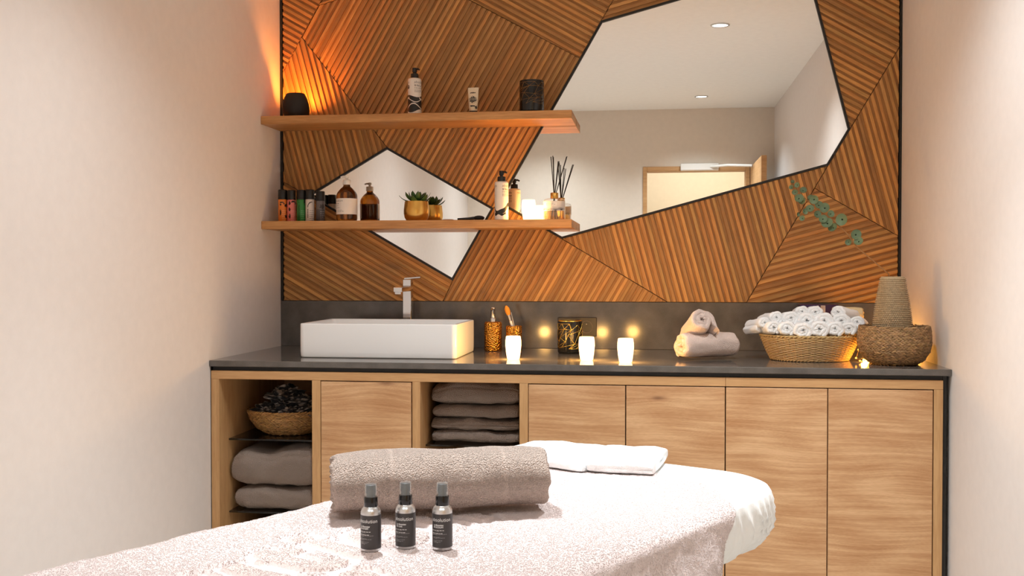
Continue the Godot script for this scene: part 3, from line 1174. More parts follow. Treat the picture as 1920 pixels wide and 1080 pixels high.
	var place := func(u: float, v: float) -> Vector3:
		var q := lerpf(ql, qr, v)
		var al: float = lerpf(hard.x, reach.call(q), u)
		var p := Vector2(q, 0.0)
		var out := Vector2(0, 1)
		if q > W - r:
			var a := minf((q - (W - r)) / r, PI / 2)
			p = Vector2(W - r + r * sin(a) + 0.018 * sin(a), -r + r * cos(a))
			out = Vector2(sin(a), cos(a))
			var rest := q - (W - r) - r * PI / 2
			if rest > 0.0:
				p.y -= rest
				var hang := smoothstep(0.0, 0.1, rest)
				p.x += hang * (0.008 + 0.009 * sin(al * 26.0 + rest * 18.0 + 1.5 * nz.get_noise_1d(al * 4.0)) + 0.006 * nz.get_noise_2d(al * 14.0, rest * 6.0))
		elif q < r:
			var a := minf((r - q) / r, PI / 2)
			p = Vector2(r - r * sin(a) - 0.014 * sin(a), -r + r * cos(a))
			out = Vector2(-sin(a), cos(a))
			var rest := (r - q) - r * PI / 2
			if rest > 0.0:
				p.y -= rest
		var h := 0.0022 * nz.get_noise_2d(q * 7.0, al * 7.0) + 0.0010 * nz.get_noise_2d(q * 34.0, al * 34.0) + 0.0006 * nz.get_noise_2d(q * 130.0, al * 130.0)
		# soft ripples where it was smoothed out
		h += 0.0025 * smoothstep(0.42, 0.7, q) * sin(al * 9.0 + q * 13.0) * smoothstep(1.4, 1.0, al)
		var zn: float = zone.call(q, al)
		h += -0.0055 if zn == 0.0 else (0.0003 if zn == 1.0 else 0.0)
		if u > 0.996:
			h -= 0.0055
		p += out * h
		return Vector3(p.x, TT + p.y, -al)
	var tint := func(u: float, v: float) -> Color:
		var q := lerpf(ql, qr, v)
		var al: float = lerpf(hard.x, reach.call(q), u)
		var zn: float = zone.call(q, al)
		return Color(1.1, 1.17, 1.19) if zn == 0.0 else (Color(0.97, 0.93, 0.90) if zn == 1.0 else Color.WHITE)
	b = MB.new()
	b.colored = true
	b.grid(nu, nv, place, false, false, -1.0, tint)
	var tw_mesh := b
	var tw := obj("table_towel", b, M.towel_pink, self)
	tw.position = origin
	tw.rotation.y = turn
	tag(tw, "large pale pink terry towel with woven letters spread over the massage table", "towel")
	# two folded white towels at the head end
	var fa := fold_mesh(0.29, 0.26, 0.023, 3.0, [], 0.3, 0.002, 0.6)
	var o1 := obj("folded_towel", fa, M.towel_white, self)
	place_on_table(o1, origin, turn, 0.13, 1.385, TT - 0.0005, 0.1)
	tag(o1, "folded white towel at the head of the massage table behind the grey roll", "towel", "folded white towels at the head end")
	var fb := fold_mesh(0.165, 0.255, 0.034, 8.0, [0.45], 0.0, 0.002, 0.5)
	var o2 := obj("folded_towel", fb, M.towel_white, self)
	place_on_table(o2, origin, turn, 0.322, 1.42, TT - 0.0005, 0.35)
	tag(o2, "folded white towel with a pointed corner at the head of the massage table, right one", "towel", "folded white towels at the head end")
	# grey towel roll
	var gr := roll_mesh(0.43, 0.085, 0.069, 3.2, 0.022, 2.0, 0.004, 0.0, 0.006, 0.05)
	var roll := obj("towel_roll", gr, M.towel_grey, self)
	roll.position = Vector3(-0.428, TT - 0.002, 1.838)
	roll.rotation.y = deg_to_rad(18.5)
	tag(roll, "big rolled grey-brown terry towel lying across the massage table", "towel")
	pile(gr, roll, M.towel_grey, 42000, 0.0011, 0.0022, 5, 0.2)
	pile(tw_mesh, tw, M.towel_pink, 170000, 0.0011, 0.0011, 6, 0.02, func(_p: Vector3, c: Color) -> bool: return c.g < 1.05)
	# spray bottles
	var texts := [["RE-START", 21.0 - 15.0], ["RE-LAX", 13.0], ["RE-SCULPT", 14.0]]
	var at := [Vector3(-0.4900, TT + 0.0015, 2.131), Vector3(-0.4345, TT + 0.0015, 2.106), Vector3(-0.3690, TT + 0.0015, 2.104)]
	var labels := ["small aluminium spray bottle with black label, leftmost on the massage table", "small aluminium spray bottle with black label, middle of three on the table", "small aluminium spray bottle with black label, rightmost on the massage table"]
	for k in 3:
		spray(at[k], texts[k][0], deg_to_rad(texts[k][1]), labels[k])

# the loops of the pile: small beads standing on the cloth, thousands of copies
func pile(b: MB, parent: Node3D, material: Material, count: int, rad: float, tall: float, seed_: int, spread: float, keep: Variant = null) -> void:
	var bead := MB.new()
	var top := bead.vert(Vector3(0, tall, 0), Vector3.UP)
	var ring := []
	for k in 5:
		var a := TAU * k / 5.0
		ring.append(bead.vert(Vector3(cos(a) * rad, tall * 0.45, sin(a) * rad), Vector3(cos(a), 0.25, sin(a))))
	var foot := bead.vert(Vector3(0, -0.0006, 0), Vector3.DOWN)
	for k in 5:
		bead.tri(top, ring[k], ring[(k + 1) % 5])
		bead.tri(foot, ring[k], ring[(k + 1) % 5])
	var r := RandomNumberGenerator.new()
	r.seed = seed_
	var sums := PackedFloat32Array()
	var total := 0.0
	for k in range(0, b.ix.size(), 3):
		var p := b.v[b.ix[k]]
		var ok := true
		if keep != null:
			ok = keep.call(p, b.c[b.ix[k]])
		if ok:
			total += (b.v[b.ix[k + 1]] - p).cross(b.v[b.ix[k + 2]] - p).length()
		sums.append(total)
	var mm := MultiMesh.new()
	mm.transform_format = MultiMesh.TRANSFORM_3D
	mm.use_colors = true
	mm.mesh = bead.mesh()
	mm.instance_count = count
	for i in count:
		var t := sums.bsearch(r.randf() * total) * 3
		t = mini(t, b.ix.size() - 3)
		var u := r.randf()
		var w := r.randf()
		if u + w > 1.0:
			u = 1.0 - u
			w = 1.0 - w
		var p := b.v[b.ix[t]] + (b.v[b.ix[t + 1]] - b.v[b.ix[t]]) * u + (b.v[b.ix[t + 2]] - b.v[b.ix[t]]) * w
		var up := (b.n[b.ix[t]] + Vector3(r.randf_range(-0.6, 0.6), r.randf_range(-0.6, 0.6), r.randf_range(-0.6, 0.6))).normalized()
		var x := up.cross(Vector3(0.31, 0.2, 0.93)).normalized()
		var size := r.randf_range(0.7, 1.25)
		mm.set_instance_transform(i, Transform3D(Basis(x, up, x.cross(up)) * Basis.from_scale(Vector3.ONE * size), p))
		mm.set_instance_color(i, Color(1, 1, 1) * r.randf_range(1.0 - spread, 1.0 + spread))
	var o := MultiMeshInstance3D.new()
	o.multimesh = mm
	o.material_override = material
	o.name = "terry_pile"
	o.set_meta("kind", "stuff")
	parent.add_child(o, true)

func place_on_table(o: Node3D, origin: Vector3, turn: float, across: float, along: float, y: float, twist: float) -> void:
	o.position = origin + Vector3(across, 0, -along).rotated(Vector3.UP, turn) + Vector3(0, y, 0)
	o.rotation.y = turn + twist

func spray(at: Vector3, word: String, turn: float, label: String) -> void:
	var t := thing("spray_bottle", label, "bottle", at, turn, "three spray bottles on the massage table")
	var r := 0.0176
	var b := MB.new()
	b.lathe([Vector2(0, 0.0), Vector2(r - 0.002, 0.0), Vector2(r, 0.002), Vector2(r, 0.0655), Vector2(r * 0.985, 0.0685), Vector2(r * 0.9, 0.0722), Vector2(r * 0.74, 0.0756), Vector2(0.0118, 0.0768), Vector2(0.0118, 0.078), Vector2(0, 0.078)], 40)
	obj("body", b, M.brushed, t)
	var img := Image.create(720, 480, false, Image.FORMAT_RGB8)
	img.fill(rgb(52, 47, 46))
	var ink := rgb(238, 236, 232)
	letters(img, "absolution", 28, 104, 62, ink)
	letters(img, "Le Booster", 60, 166, 30, ink, true)
	letters(img, word, 60, 196, 30, ink, true)
	bars(img, 30, 226, [190], 8, 4, rgb(205, 202, 198))
	bars(img, 30, 240, [120], 5, 4, rgb(150, 148, 146))
	bars(img, 30, 268, [170], 8, 4, rgb(205, 202, 198))
	bars(img, 30, 282, [230, 90], 5, 5, rgb(150, 148, 146))
	bars(img, 55, 324, [110, 180, 70], 5, 5, rgb(140, 138, 136))
	bars(img, 55, 372, [140, 60, 120, 80], 5, 5, rgb(140, 138, 136))
	b = MB.new()
	b.lathe([Vector2(r + 0.00025, 0.0052), Vector2(r + 0.00025, 0.0635)], 48, deg_to_rad(-82), deg_to_rad(208))
	for k in b.uv.size():
		b.uv[k].y = 1.0 - b.uv[k].y if false else b.uv[k].y
	var lm := mat(Color.WHITE, 0.45)
	lm.albedo_texture = tex(img)
	obj("label", b, lm, t)
	b = MB.new()
	b.lathe([Vector2(0, 0.0768), Vector2(0.0118, 0.0768), Vector2(0.0121, 0.0775), Vector2(0.0117, 0.092), Vector2(0.0112, 0.0933), Vector2(0, 0.0933)], 36)
	obj("collar", b, M.black_gloss, t)
	b = MB.new()
	b.lathe([Vector2(0, 0.0933), Vector2(0.0075, 0.0933), Vector2(0.0075, 0.1), Vector2(0.0086, 0.1), Vector2(0.0084, 0.1132), Vector2(0.0078, 0.114), Vector2(0, 0.114)], 28)
	b.tube([Vector3(0, 0.107, 0.008), Vector3(0, 0.107, 0.0092)], 0.002, 10)
	obj("sprayer", b, mat(rgb(58, 56, 58), 0.4), t)
	b = MB.new()
	b.lathe([Vector2(0.0104, 0.0936), Vector2(0.0100, 0.1145), Vector2(0.0092, 0.1157), Vector2(0.0, 0.1159)], 32)
	obj("overcap", b, M.clear, t)

# ---------------------------------------------------------------- things on the wall shelves
func ring_lines(r: float, y0: float, y1: float, cols: int, rows: int, width: float, seed_: int) -> MB:
	# a net of straight gold lines wrapped round a jar
	var b := MB.new()
	var g := RandomNumberGenerator.new()
	g.seed = seed_
	var pts := []
	for j in rows:
		var row := []
		for i in cols:
			row.append(Vector2((i + 0.5 * (j % 2) + g.randf_range(-0.22, 0.22)) * TAU / cols, lerpf(y0, y1, clampf((j + g.randf_range(-0.3, 0.3)) / (rows - 1), 0.0, 1.0))))
		pts.append(row)
	var links := []
	for j in rows:
		for i in cols:
			if j + 1 < rows:
				links.append([pts[j][i], pts[j + 1][i]])
				if g.randf() < 0.75:
					var q: Vector2 = pts[j + 1][(i + 1) % cols]
					links.append([pts[j][i], q + Vector2(TAU, 0) if q.x < pts[j][i].x - 1.0 else q])
			if g.randf() < 0.55:
				var q: Vector2 = pts[j][(i + 1) % cols]
				links.append([pts[j][i], q + Vector2(TAU, 0) if q.x < pts[j][i].x - 1.0 else q])
	for l in links:
		var path := []
		for k in 7:
			var w: Vector2 = l[0].lerp(l[1], k / 6.0)
			path.append(Vector3(sin(w.x) * r, w.y, cos(w.x) * r))
		b.tube(path, width, 5, false)
	return b

func art_bottle_image(kind: int) -> Image:
	var img := Image.create(640, 560, false, Image.FORMAT_RGB8)
	img.fill(rgb(236, 226, 214))
	var ink := rgb(26, 24, 24)
	for rep in [0, 320]:
		letters(img, "absolution", 30 + rep, 60, 50, rgb(92, 84, 78))
		bars(img, 34 + rep, 82, [80, 130], 9, 6, rgb(70, 64, 60))
		bars(img, 34 + rep, 122, [170, 150, 110], 5, 6, rgb(130, 122, 114))
		bars(img, 34 + rep, 164, [180, 120, 190, 90], 5, 6, rgb(130, 122, 114))
		if kind == 0:
			for y in range(80, 150):
				for x in range(214, 274):
					if Vector2((x - 244) / 26.0, (y - 114) / 34.0).length() < 1.0:
						img.set_pixel(x + rep, y, ink if Vector2((x - 250) / 10.0, (y - 104) / 14.0).length() > 1.0 else rgb(150, 144, 138))
	for x in 640:
		var t := x / 320.0 * TAU
		if kind == 0:
			# bold waves with pale lines left between them
			for y in range(235, 520):
				var k := y - 235.0
				var dark := k > 24.0 + 20.0 * sin(t) and k < 258.0 + 26.0 * sin(t + 2.0)
				if absf(k - (86.0 + 34.0 * sin(t + 0.5))) < 7.0 or absf(k - (182.0 - 40.0 * cos(t - 0.3))) < 9.0:
					dark = false
				if absf(k - (62.0 + 14.0 * sin(t * 2.0 + 1.2))) < 12.0 and sin(t + 1.0) < -0.1:
					dark = false
				if dark:
					img.set_pixel(x, y, ink)
		else:
			for y in range(300, 540):
				var k := y - 300.0
				var crest := 70.0 + 62.0 * cos(t * 1.0 + 0.4) - 18.0 * cos(2.0 * t)
				if (k > crest and k < crest + 60.0 + 20.0 * sin(t)) or (k > 150.0 + 20.0 * sin(t * 2.0) and k < 195.0 + 12.0 * sin(3.0 * t) and sin(t + 1.7) > -0.3):
					img.set_pixel(x, y, ink)
	return img

func lotion(at: Vector3, turn: float, kind: int, label: String) -> void:
	var t := thing("lotion_bottle", label, "bottle", at, turn, "white pump bottles with black artwork")
	var r := 0.0245
	var h := 0.138
	var b := MB.new()
	b.lathe([Vector2(0, 0), Vector2(r - 0.001, 0), Vector2(r, 0.001), Vector2(r, h - 0.006), Vector2(r - 0.0018, h - 0.0018), Vector2(r - 0.006, h), Vector2(0, h)], 48)
	obj("body", b, mat(rgb(236, 226, 214), 0.35), t)
	b = MB.new()
	b.lathe([Vector2(r + 0.0002, 0.002), Vector2(r + 0.0002, h - 0.007)], 56)
	var lm := mat(Color.WHITE, 0.4)
	lm.albedo_texture = tex(art_bottle_image(kind))
	obj("label", b, lm, t)
	b = MB.new()
	b.lathe([Vector2(0, h), Vector2(0.0142, h), Vector2(0.0145, h + 0.001), Vector2(0.0142, h + 0.016), Vector2(0.0125, h + 0.0175), Vector2(0.006, h + 0.018), Vector2(0.006, h + 0.0225), Vector2(0.0082, h + 0.0235), Vector2(0.0086, h + 0.036), Vector2(0.0075, h + 0.0385), Vector2(0, h + 0.039)], 28)
	b.tube([Vector3(0, h + 0.033, 0), Vector3(0.013, h + 0.034, 0.003), Vector3(0.021, h + 0.0305, 0.005)], [0.0045, 0.0038, 0.003], 8)
	obj("pump", b, M.black_plastic, t)

func spray_can(at: Vector3, h: float, kind: int, label: String) -> void:
	var t := thing("spray_can", label, "spray can", at, deg_to_rad(-18), "row of slim spray cans with black caps")
	var r := 0.0162
	var ch := 0.036
	var img := Image.create(400, 300, false, Image.FORMAT_RGB8)
	var base: Color = [rgb(236, 132, 48), rgb(226, 120, 108), rgb(44, 128, 56), rgb(222, 208, 198), rgb(104, 96, 96)][kind]
	var ink := rgb(40, 24, 22)
	img.fill(base)
	for rep in [0, 200]:
		if kind == 0:
			for q in [[10, 60, 26, 14], [30, 36, 50, 9], [96, 70, 34, 20], [8, 150, 20, 40], [100, 190, 36, 24], [20, 270, 60, 14], [84, 284, 50, 12], [120, 140, 20, 30], [60, 50, 20, 8]]:
				blob(img, q[0] + rep, q[1], q[2], q[3], ink)
		elif kind == 1:
			for q in [[14, 40, 18, 30], [10, 110, 22, 24], [16, 190, 16, 34], [70, 22, 40, 12], [110, 40, 22, 22], [24, 262, 26, 14], [150, 60, 20, 50]]:
				blob(img, q[0] + rep, q[1], q[2], q[3], ink)
		elif kind == 2:
			for q in [[4, 150, 12, 150], [100, 22, 30, 44], [150, 120, 16, 130]]:
				blob(img, q[0] + rep, q[1], q[2], q[3], rgb(16, 46, 22))
		elif kind == 3:
			for k in 60:
				var a := PI * (0.5 + 0.5 * k / 59.0)
				blob(img, int(72 + 62 * cos(a)) + rep, int(90 - 56 * sin(a)), 6, 6, ink)
			blob(img, 10 + rep, 160, 6, 70, ink)
			blob(img, 110 + rep, 262, 30, 5, ink)
		else:
			blob(img, 68 + rep, 70, 52, 32, rgb(58, 52, 52))
			img.fill_rect(Rect2i(rep, 104, 200, 196), rgb(78, 72, 74))
	for rep in [0, 200]:
		var pale := base.lerp(Color.WHITE, 0.35) if kind != 3 else rgb(150, 136, 128)
		bars(img, 36 + rep, 128, [90, 70, 90, 50, 80, 60], 6, 16, pale)
	var b := MB.new()
	b.lathe([Vector2(0, 0), Vector2(r - 0.0015, 0), Vector2(r, 0.0015), Vector2(r, h - ch - 0.001), Vector2(r - 0.001, h - ch)], 36)
	var m := mat(Color.WHITE, 0.35)
	m.albedo_texture = tex(img)
	obj("body", b, m, t)
	b = MB.new()
	b.lathe([Vector2(r + 0.0003, h - ch), Vector2(r + 0.0003, h - 0.002), Vector2(r - 0.0015, h), Vector2(0, h)], 36)
	obj("cap", b, M.black_plastic, t)

func blob(img: Image, x: int, y: int, rx: int, ry: int, c: Color) -> void:
	for yy in range(max(0, y - ry), min(img.get_height(), y + ry)):
		for xx in range(max(0, x - rx), min(img.get_width(), x + rx)):
			var q := Vector2(float(xx - x) / rx, float(yy - y) / ry)
			if q.length() < 0.8 + 0.35 * nz.get_noise_2d(xx * 0.05 + x, yy * 0.05 + y):
				img.set_pixel(xx, yy, c)

func candle_glass(at: Vector3, r: float, h: float, power: float, label: String, group: String) -> void:
	var t := thing("votive_candle", label, "candle", at, 0.0, group)
	var b := MB.new()
	b.lathe([Vector2(0, 0.001), Vector2(r * 0.74, 0.001), Vector2(r * 0.79, 0.004), Vector2(r * 0.9, h * 0.28), Vector2(r, h * 0.62), Vector2(r * 0.985, h * 0.82), Vector2(r * 0.91, h * 0.985), Vector2(r * 0.87, h), Vector2(r * 0.84, h * 0.985), Vector2(r * 0.9, h * 0.8), Vector2(r * 0.9, h * 0.6), Vector2(r * 0.7, h * 0.12), Vector2(0, h * 0.1)], 36)
	obj("candle_glass", b, M.votive, t)
	b = MB.new()
	b.lathe([Vector2(0, h * 0.26), Vector2(r * 0.14, h * 0.3), Vector2(r * 0.18, h * 0.38), Vector2(r * 0.1, h * 0.5), Vector2(0, h * 0.6)], 12)
	obj("flame", b, M.flame, t)
	omni(Vector3(0, h * 0.42, 0), Color(1.0, 0.75, 0.40), power, 0.007, t)

func succulent(at: Vector3) -> void:
	var pot := thing("gold_plant_pot", "round brushed gold pot with a green succulent on the lower shelf", "plant pot", at)
	var h := 0.0725
	var b := MB.new()
	b.lathe([Vector2(0, 0), Vector2(0.032, 0), Vector2(0.037, 0.002), Vector2(0.0435, 0.012), Vector2(0.0468, 0.028), Vector2(0.0465, 0.042), Vector2(0.0445, 0.06), Vector2(0.043, h), Vector2(0.0415, h), Vector2(0.0425, 0.06), Vector2(0.04, 0.055), Vector2(0, 0.055)], 48)
	obj("pot", b, M.gold, pot)
	b = MB.new()
	b.lathe([Vector2(0.0415, 0.062), Vector2(0.02, 0.066), Vector2(0, 0.067)], 24)
	obj("soil", b, mat(rgb(52, 38, 28), 0.9), pot)
	var plant := thing("succulent", "green rosette succulent with pointed fleshy leaves in the gold pot", "plant", at + Vector3(0, 0.064, 0))
	var r := RandomNumberGenerator.new()
	r.seed = 8
	for k in 17:
		var a := k * 2.39996
		var tier := float(k) / 16.0
		var len_ := lerpf(0.066, 0.032, tier)
		var rise := lerpf(0.22, 1.15, tier) + r.randf_range(-0.08, 0.08)
		var wide := lerpf(0.0135, 0.010, tier)
		b = MB.new()
		b.colored = true
		b.x = Transform3D(Basis(Vector3.UP, a), Vector3(0, 0.004 + 0.012 * tier, 0))
		b.grid(10, 8, func(u: float, v: float) -> Vector3:
			var w := wide * (0.45 + 0.55 * sin(minf(u * 1.25, 1.0) * PI * 0.5)) * pow(maxf(0.0, 1.0 - pow(u, 3.0)), 0.6)
			var ang := v * TAU
			var bend := rise * u + 0.25 * u * u
			var p := Vector3(cos(ang) * w, sin(ang) * 0.0032 * (1.0 - 0.7 * u) + 0.004 * pow(absf(cos(ang)), 2.0) * (1.0 - u), 0.0)
			return p + Vector3(0, len_ * u * sin(bend * 0.75), 0.006 + len_ * u * cos(bend * 0.6)), false, true, -1.0,
			func(u: float, _v: float) -> Color: return Color(1, 1, 1).lerp(Color(1.1, 0.62, 0.7), smoothstep(0.8, 1.0, u)))
		obj("leaf", b, M.leaf, plant)

func amber_bottle(at: Vector3) -> void:
	var t := thing("amber_bottle", "brown glass pump bottle with white label on the lower shelf", "bottle", at, deg_to_rad(-14))
	var g := mat(Color(0.62, 0.36, 0.10, 0.08), 0.03)
	g.transparency = BaseMaterial3D.TRANSPARENCY_ALPHA
	g.refraction_enabled = true
	g.refraction_scale = 0.05
	var r := 0.0384
	var b := MB.new()
	b.lathe([Vector2(0, 0.003), Vector2(r * 0.8, 0.0), Vector2(r * 0.95, 0.002), Vector2(r, 0.008), Vector2(r, 0.092), Vector2(r * 0.97, 0.0985), Vector2(r * 0.86, 0.107), Vector2(r * 0.6, 0.119), Vector2(r * 0.4, 0.1255), Vector2(0.0125, 0.129), Vector2(0.0125, 0.134), Vector2(0, 0.134)], 56)
	obj("bottle", b, g, t)
	var img := Image.create(700, 360, false, Image.FORMAT_RGB8)
	img.fill(rgb(232, 222, 214))
	letters(img, "absolution", 118, 74, 54, rgb(110, 104, 100))
	bars(img, 150, 112, [150], 14, 6, rgb(130, 124, 120))
	bars(img, 150, 160, [140], 12, 8, rgb(150, 144, 140))
	bars(img, 150, 206, [170], 12, 8, rgb(150, 144, 140))
	bars(img, 150, 262, [70, 60, 80], 8, 10, rgb(160, 154, 150))
	bars(img, 270, 262, [90, 110, 120], 8, 10, rgb(160, 154, 150))
	var lm := mat(Color.WHITE, 0.6)
	lm.albedo_texture = tex(img)
	b = MB.new()
	b.lathe([Vector2(r + 0.0004, 0.024), Vector2(r + 0.0004, 0.082)], 56, deg_to_rad(-125), deg_to_rad(125))
	obj("label", b, lm, t)
	b = MB.new()
	b.lathe([Vector2(0, 0.134), Vector2(0.0145, 0.1335), Vector2(0.0148, 0.135), Vector2(0.0145, 0.15), Vector2(0.0125, 0.1515), Vector2(0.005, 0.152), Vector2(0.005, 0.158), Vector2(0.0075, 0.159), Vector2(0.0072, 0.1665), Vector2(0, 0.168)], 28)
	b.tube([Vector3(0, 0.162, 0), Vector3(-0.012, 0.1635, 0.006), Vector3(-0.02, 0.161, 0.01)], [0.004, 0.0035, 0.003], 8)
	obj("pump", b, M.white_plastic, t)

func diffuser(at: Vector3) -> void:
	var t := thing("reed_diffuser", "glass reed diffuser with gold collar, amber oil and black sticks on the lower shelf", "diffuser", at, deg_to_rad(-6))
	var r := 0.0392
	var b := MB.new()
	b.lathe([Vector2(0, 0), Vector2(r - 0.003, 0), Vector2(r, 0.004), Vector2(r, 0.068), Vector2(r - 0.002, 0.074), Vector2(r * 0.7, 0.0775), Vector2(0.0135, 0.079), Vector2(0.0125, 0.082)], 48)
	obj("glass", b, M.clear, t)
	var oil := mat(Color(0.95, 0.72, 0.36, 0.1), 0.03)
	oil.transparency = BaseMaterial3D.TRANSPARENCY_ALPHA
	oil.refraction_enabled = true
	oil.refraction_scale = 0.036
	b = MB.new()
	b.lathe([Vector2(0, 0.003), Vector2(r - 0.005, 0.003), Vector2(r - 0.003, 0.006), Vector2(r - 0.003, 0.032), Vector2(0, 0.032)], 40)
	obj("oil", b, oil, t)
	var img := Image.create(420, 200, false, Image.FORMAT_RGB8)
	img.fill(rgb(226, 218, 210))
	var g := RandomNumberGenerator.new()
	g.seed = 4
	for fan in [[70, 190], [330, 190], [250, 200], [150, 200]]:
		for k in 15:
			var a := lerpf(-2.6, -0.5, k / 14.0)
			var len_ := g.randf_range(70, 120)
			for s in int(len_):
				var p := Vector2(fan[0], fan[1]) + Vector2(cos(a), sin(a)) * s + Vector2(0, 0.004 * s * s)
				if p.x > 1 and p.x < 417 and p.y > 0 and p.y < 198:
					img.fill_rect(Rect2i(int(p.x), int(p.y), 3, 2), rgb(120, 116, 112) if fan[0] != 330 else rgb(70, 66, 64))
	img.fill_rect(Rect2i(90, 30, 180, 76), rgb(236, 230, 224))
	bars(img, 120, 46, [110, 130, 90], 7, 12, rgb(150, 146, 142))
	var lm := mat(Color.WHITE, 0.5)
	lm.albedo_texture = tex(img)
	b = MB.new()
	b.lathe([Vector2(r + 0.0003, 0.033), Vector2(r + 0.0003, 0.067)], 40, deg_to_rad(-88), deg_to_rad(88))
	obj("label", b, lm, t)
	b = MB.new()
	b.lathe([Vector2(0.0128, 0.0775), Vector2(0.0142, 0.0778), Vector2(0.0142, 0.097), Vector2(0.0128, 0.0985), Vector2(0.0085, 0.0985), Vector2(0.0085, 0.09)], 32)
	obj("collar", b, M.gold, t)
	var tips := [Vector3(-0.012, 0.228, 0.004), Vector3(-0.007, 0.232, -0.006), Vector3(-0.002, 0.226, 0.008), Vector3(0.012, 0.212, -0.008), Vector3(0.018, 0.211, 0.004), Vector3(0.044, 0.226, 0.0), Vector3(0.048, 0.227, 0.01)]
	for k in tips.size():
		var tip: Vector3 = tips[k]
		var foot := Vector3(-tip.x * 0.55, 0.008, -tip.z * 0.8 + 0.004 * (k % 3 - 1))
		var neck := Vector3(clampf(tip.x * 0.1, -0.005, 0.005), 0.092, clampf(tip.z * 0.2, -0.004, 0.004))
		b = MB.new()
		b.tube([foot, neck, tip], 0.0016, 7)
		obj("reed", b, M.black, t)

func shelf_objects() -> void:
	# upper shelf: bowl-shaped tealight holder with slanting mouth that opens towards the wall
	var t := thing("tealight_holder", "matt black rounded tealight holder with slanting mouth on the upper shelf", "candle holder", Vector3(-1.333, S1, 0.112))
	var b := MB.new()
	var prof := [Vector2(0.0, 0.004), Vector2(0.0, 0.0), Vector2(0.034, 0.0), Vector2(0.0415, 0.006), Vector2(0.0478, 0.022), Vector2(0.0502, 0.042), Vector2(0.0482, 0.062), Vector2(0.0432, 0.078), Vector2(0.036, 0.0915), Vector2(0.0335, 0.0935), Vector2(0.0325, 0.0915), Vector2(0.0375, 0.08), Vector2(0.0435, 0.062), Vector2(0.0465, 0.042), Vector2(0.0445, 0.022), Vector2(0.036, 0.008), Vector2(0.0, 0.007)]
	b.grid(48, prof.size() - 1, func(u: float, v: float) -> Vector3:
		var p: Vector2 = prof[int(round(v * (prof.size() - 1)))]
		var a := u * TAU
		var cut := lerpf(1.0, 0.44, smoothstep(-0.2, 0.95, -cos(a)))
		return Vector3(sin(a) * p.x, p.y * cut, cos(a) * p.x), true, false, 1.0)
	obj("bowl", b, mat(rgb(24, 22, 21), 0.6), t)
	b = MB.new()
	b.lathe([Vector2(0, 0.009), Vector2(0.019, 0.009), Vector2(0.019, 0.022), Vector2(0.0175, 0.0225), Vector2(0.0172, 0.02), Vector2(0, 0.02)], 24)
	obj("tealight_cup", b, M.brushed, t)
	b = MB.new()
	b.lathe([Vector2(0, 0.022), Vector2(0.0028, 0.026), Vector2(0.0034, 0.031), Vector2(0.0018, 0.039), Vector2(0, 0.044)], 12)
	obj("flame", b, M.flame, t)
	omni(Vector3(0, 0.033, -0.002), Color(1.0, 0.58, 0.22), 0.16, 0.005, t)
	lotion(Vector3(-0.8783, S1, 0.12), deg_to_rad(-8), 0, "white pump bottle with black wave artwork on the upper shelf")
	# squeeze tube standing on its cap
	t = thing("cosmetic_tube", "small cream squeeze tube with black print standing on the upper shelf", "tube", Vector3(-0.6582, S1, 0.13), deg_to_rad(-6))
	b = MB.new()
	b.grid(40, 24, func(u: float, v: float) -> Vector3:
		var a := u * TAU
		var w := lerpf(0.0150, 0.0206, pow(v, 0.8))
		var d := lerpf(0.0150, 0.0010, pow(v, 1.15))
		return Vector3(sin(a) * w, lerpf(0.013, 0.098, v), cos(a) * d), true, false, 1.0)
	var img := Image.create(400, 400, false, Image.FORMAT_RGB8)
	img.fill(rgb(234, 216, 186))
	for c in [0, 400]:
		blob(img, c, 90, 46, 12, rgb(70, 66, 60))
		blob(img, c, 210, 62, 66, rgb(70, 66, 60))
		blob(img, c, 318, 44, 18, rgb(70, 66, 60))
		blob(img, c + (60 if c == 0 else -10000), 344, 28, 34, rgb(50, 46, 44))
	bars(img, 0, 186, [40, 46, 30], 6, 8, rgb(190, 178, 156))
	bars(img, 360, 186, [40, 40, 38], 6, 8, rgb(190, 178, 156))
	for k in b.uv.size():
		b.uv[k] = Vector2(b.uv[k].x, 1.0 - b.uv[k].y)
	var tm := mat(Color.WHITE, 0.4)
	tm.albedo_texture = tex(img)
	obj("body", b, tm, t)
	b = MB.new()
	b.lathe([Vector2(0, 0), Vector2(0.0142, 0), Vector2(0.0148, 0.001), Vector2(0.0148, 0.0128), Vector2(0, 0.0128)], 32)
	obj("cap", b, M.black_plastic, t)
	# black candle jar with fine bronze lines
	t = thing("candle_jar", "black glass candle jar with fine bronze line pattern on the upper shelf", "candle jar", Vector3(-0.4446, S1, 0.13), 0.3)
	b = MB.new()
	jar_shape(b, 0.0440, 0.116)
	obj("jar", b, M.black_gloss, t)
	obj("line_pattern", ring_lines(0.0442, 0.03, 0.108, 8, 5, 0.00055, 31), M.bronze_line, t)
	# lower shelf
	var names := ["orange slim spray can with black cap, leftmost on the lower shelf", "salmon pink slim spray can with black cap on the lower shelf", "green slim spray can with black cap on the lower shelf", "white slim spray can with black arc and black cap on the lower shelf", "dark grey slim spray can with black cap, standing slightly apart"]
	var xs := [-1.3802, -1.3462, -1.3079, -1.2748, -1.2339]
	var hs := [0.1195, 0.1175, 0.118, 0.119, 0.1125]
	for k in 5:
		spray_can(Vector3(xs[k], S2, 0.13), hs[k], k, names[k])
	amber_bottle(Vector3(-1.1263, S2, 0.152))
	succulent(Vector3(-0.8719, S2, 0.12))
	# flat pale stone and a black brush lying down
	b = MB.new()
	b.lathe([Vector2(0, 0), Vector2(0.02, 0.0005), Vector2(0.023, 0.003), Vector2(0.018, 0.0055), Vector2(0, 0.0062)], 24, 0.0, TAU, Vector2(1.0, 0.7))
	var stone := obj("flat_stone", b, mat(rgb(196, 158, 138), 0.6), self)
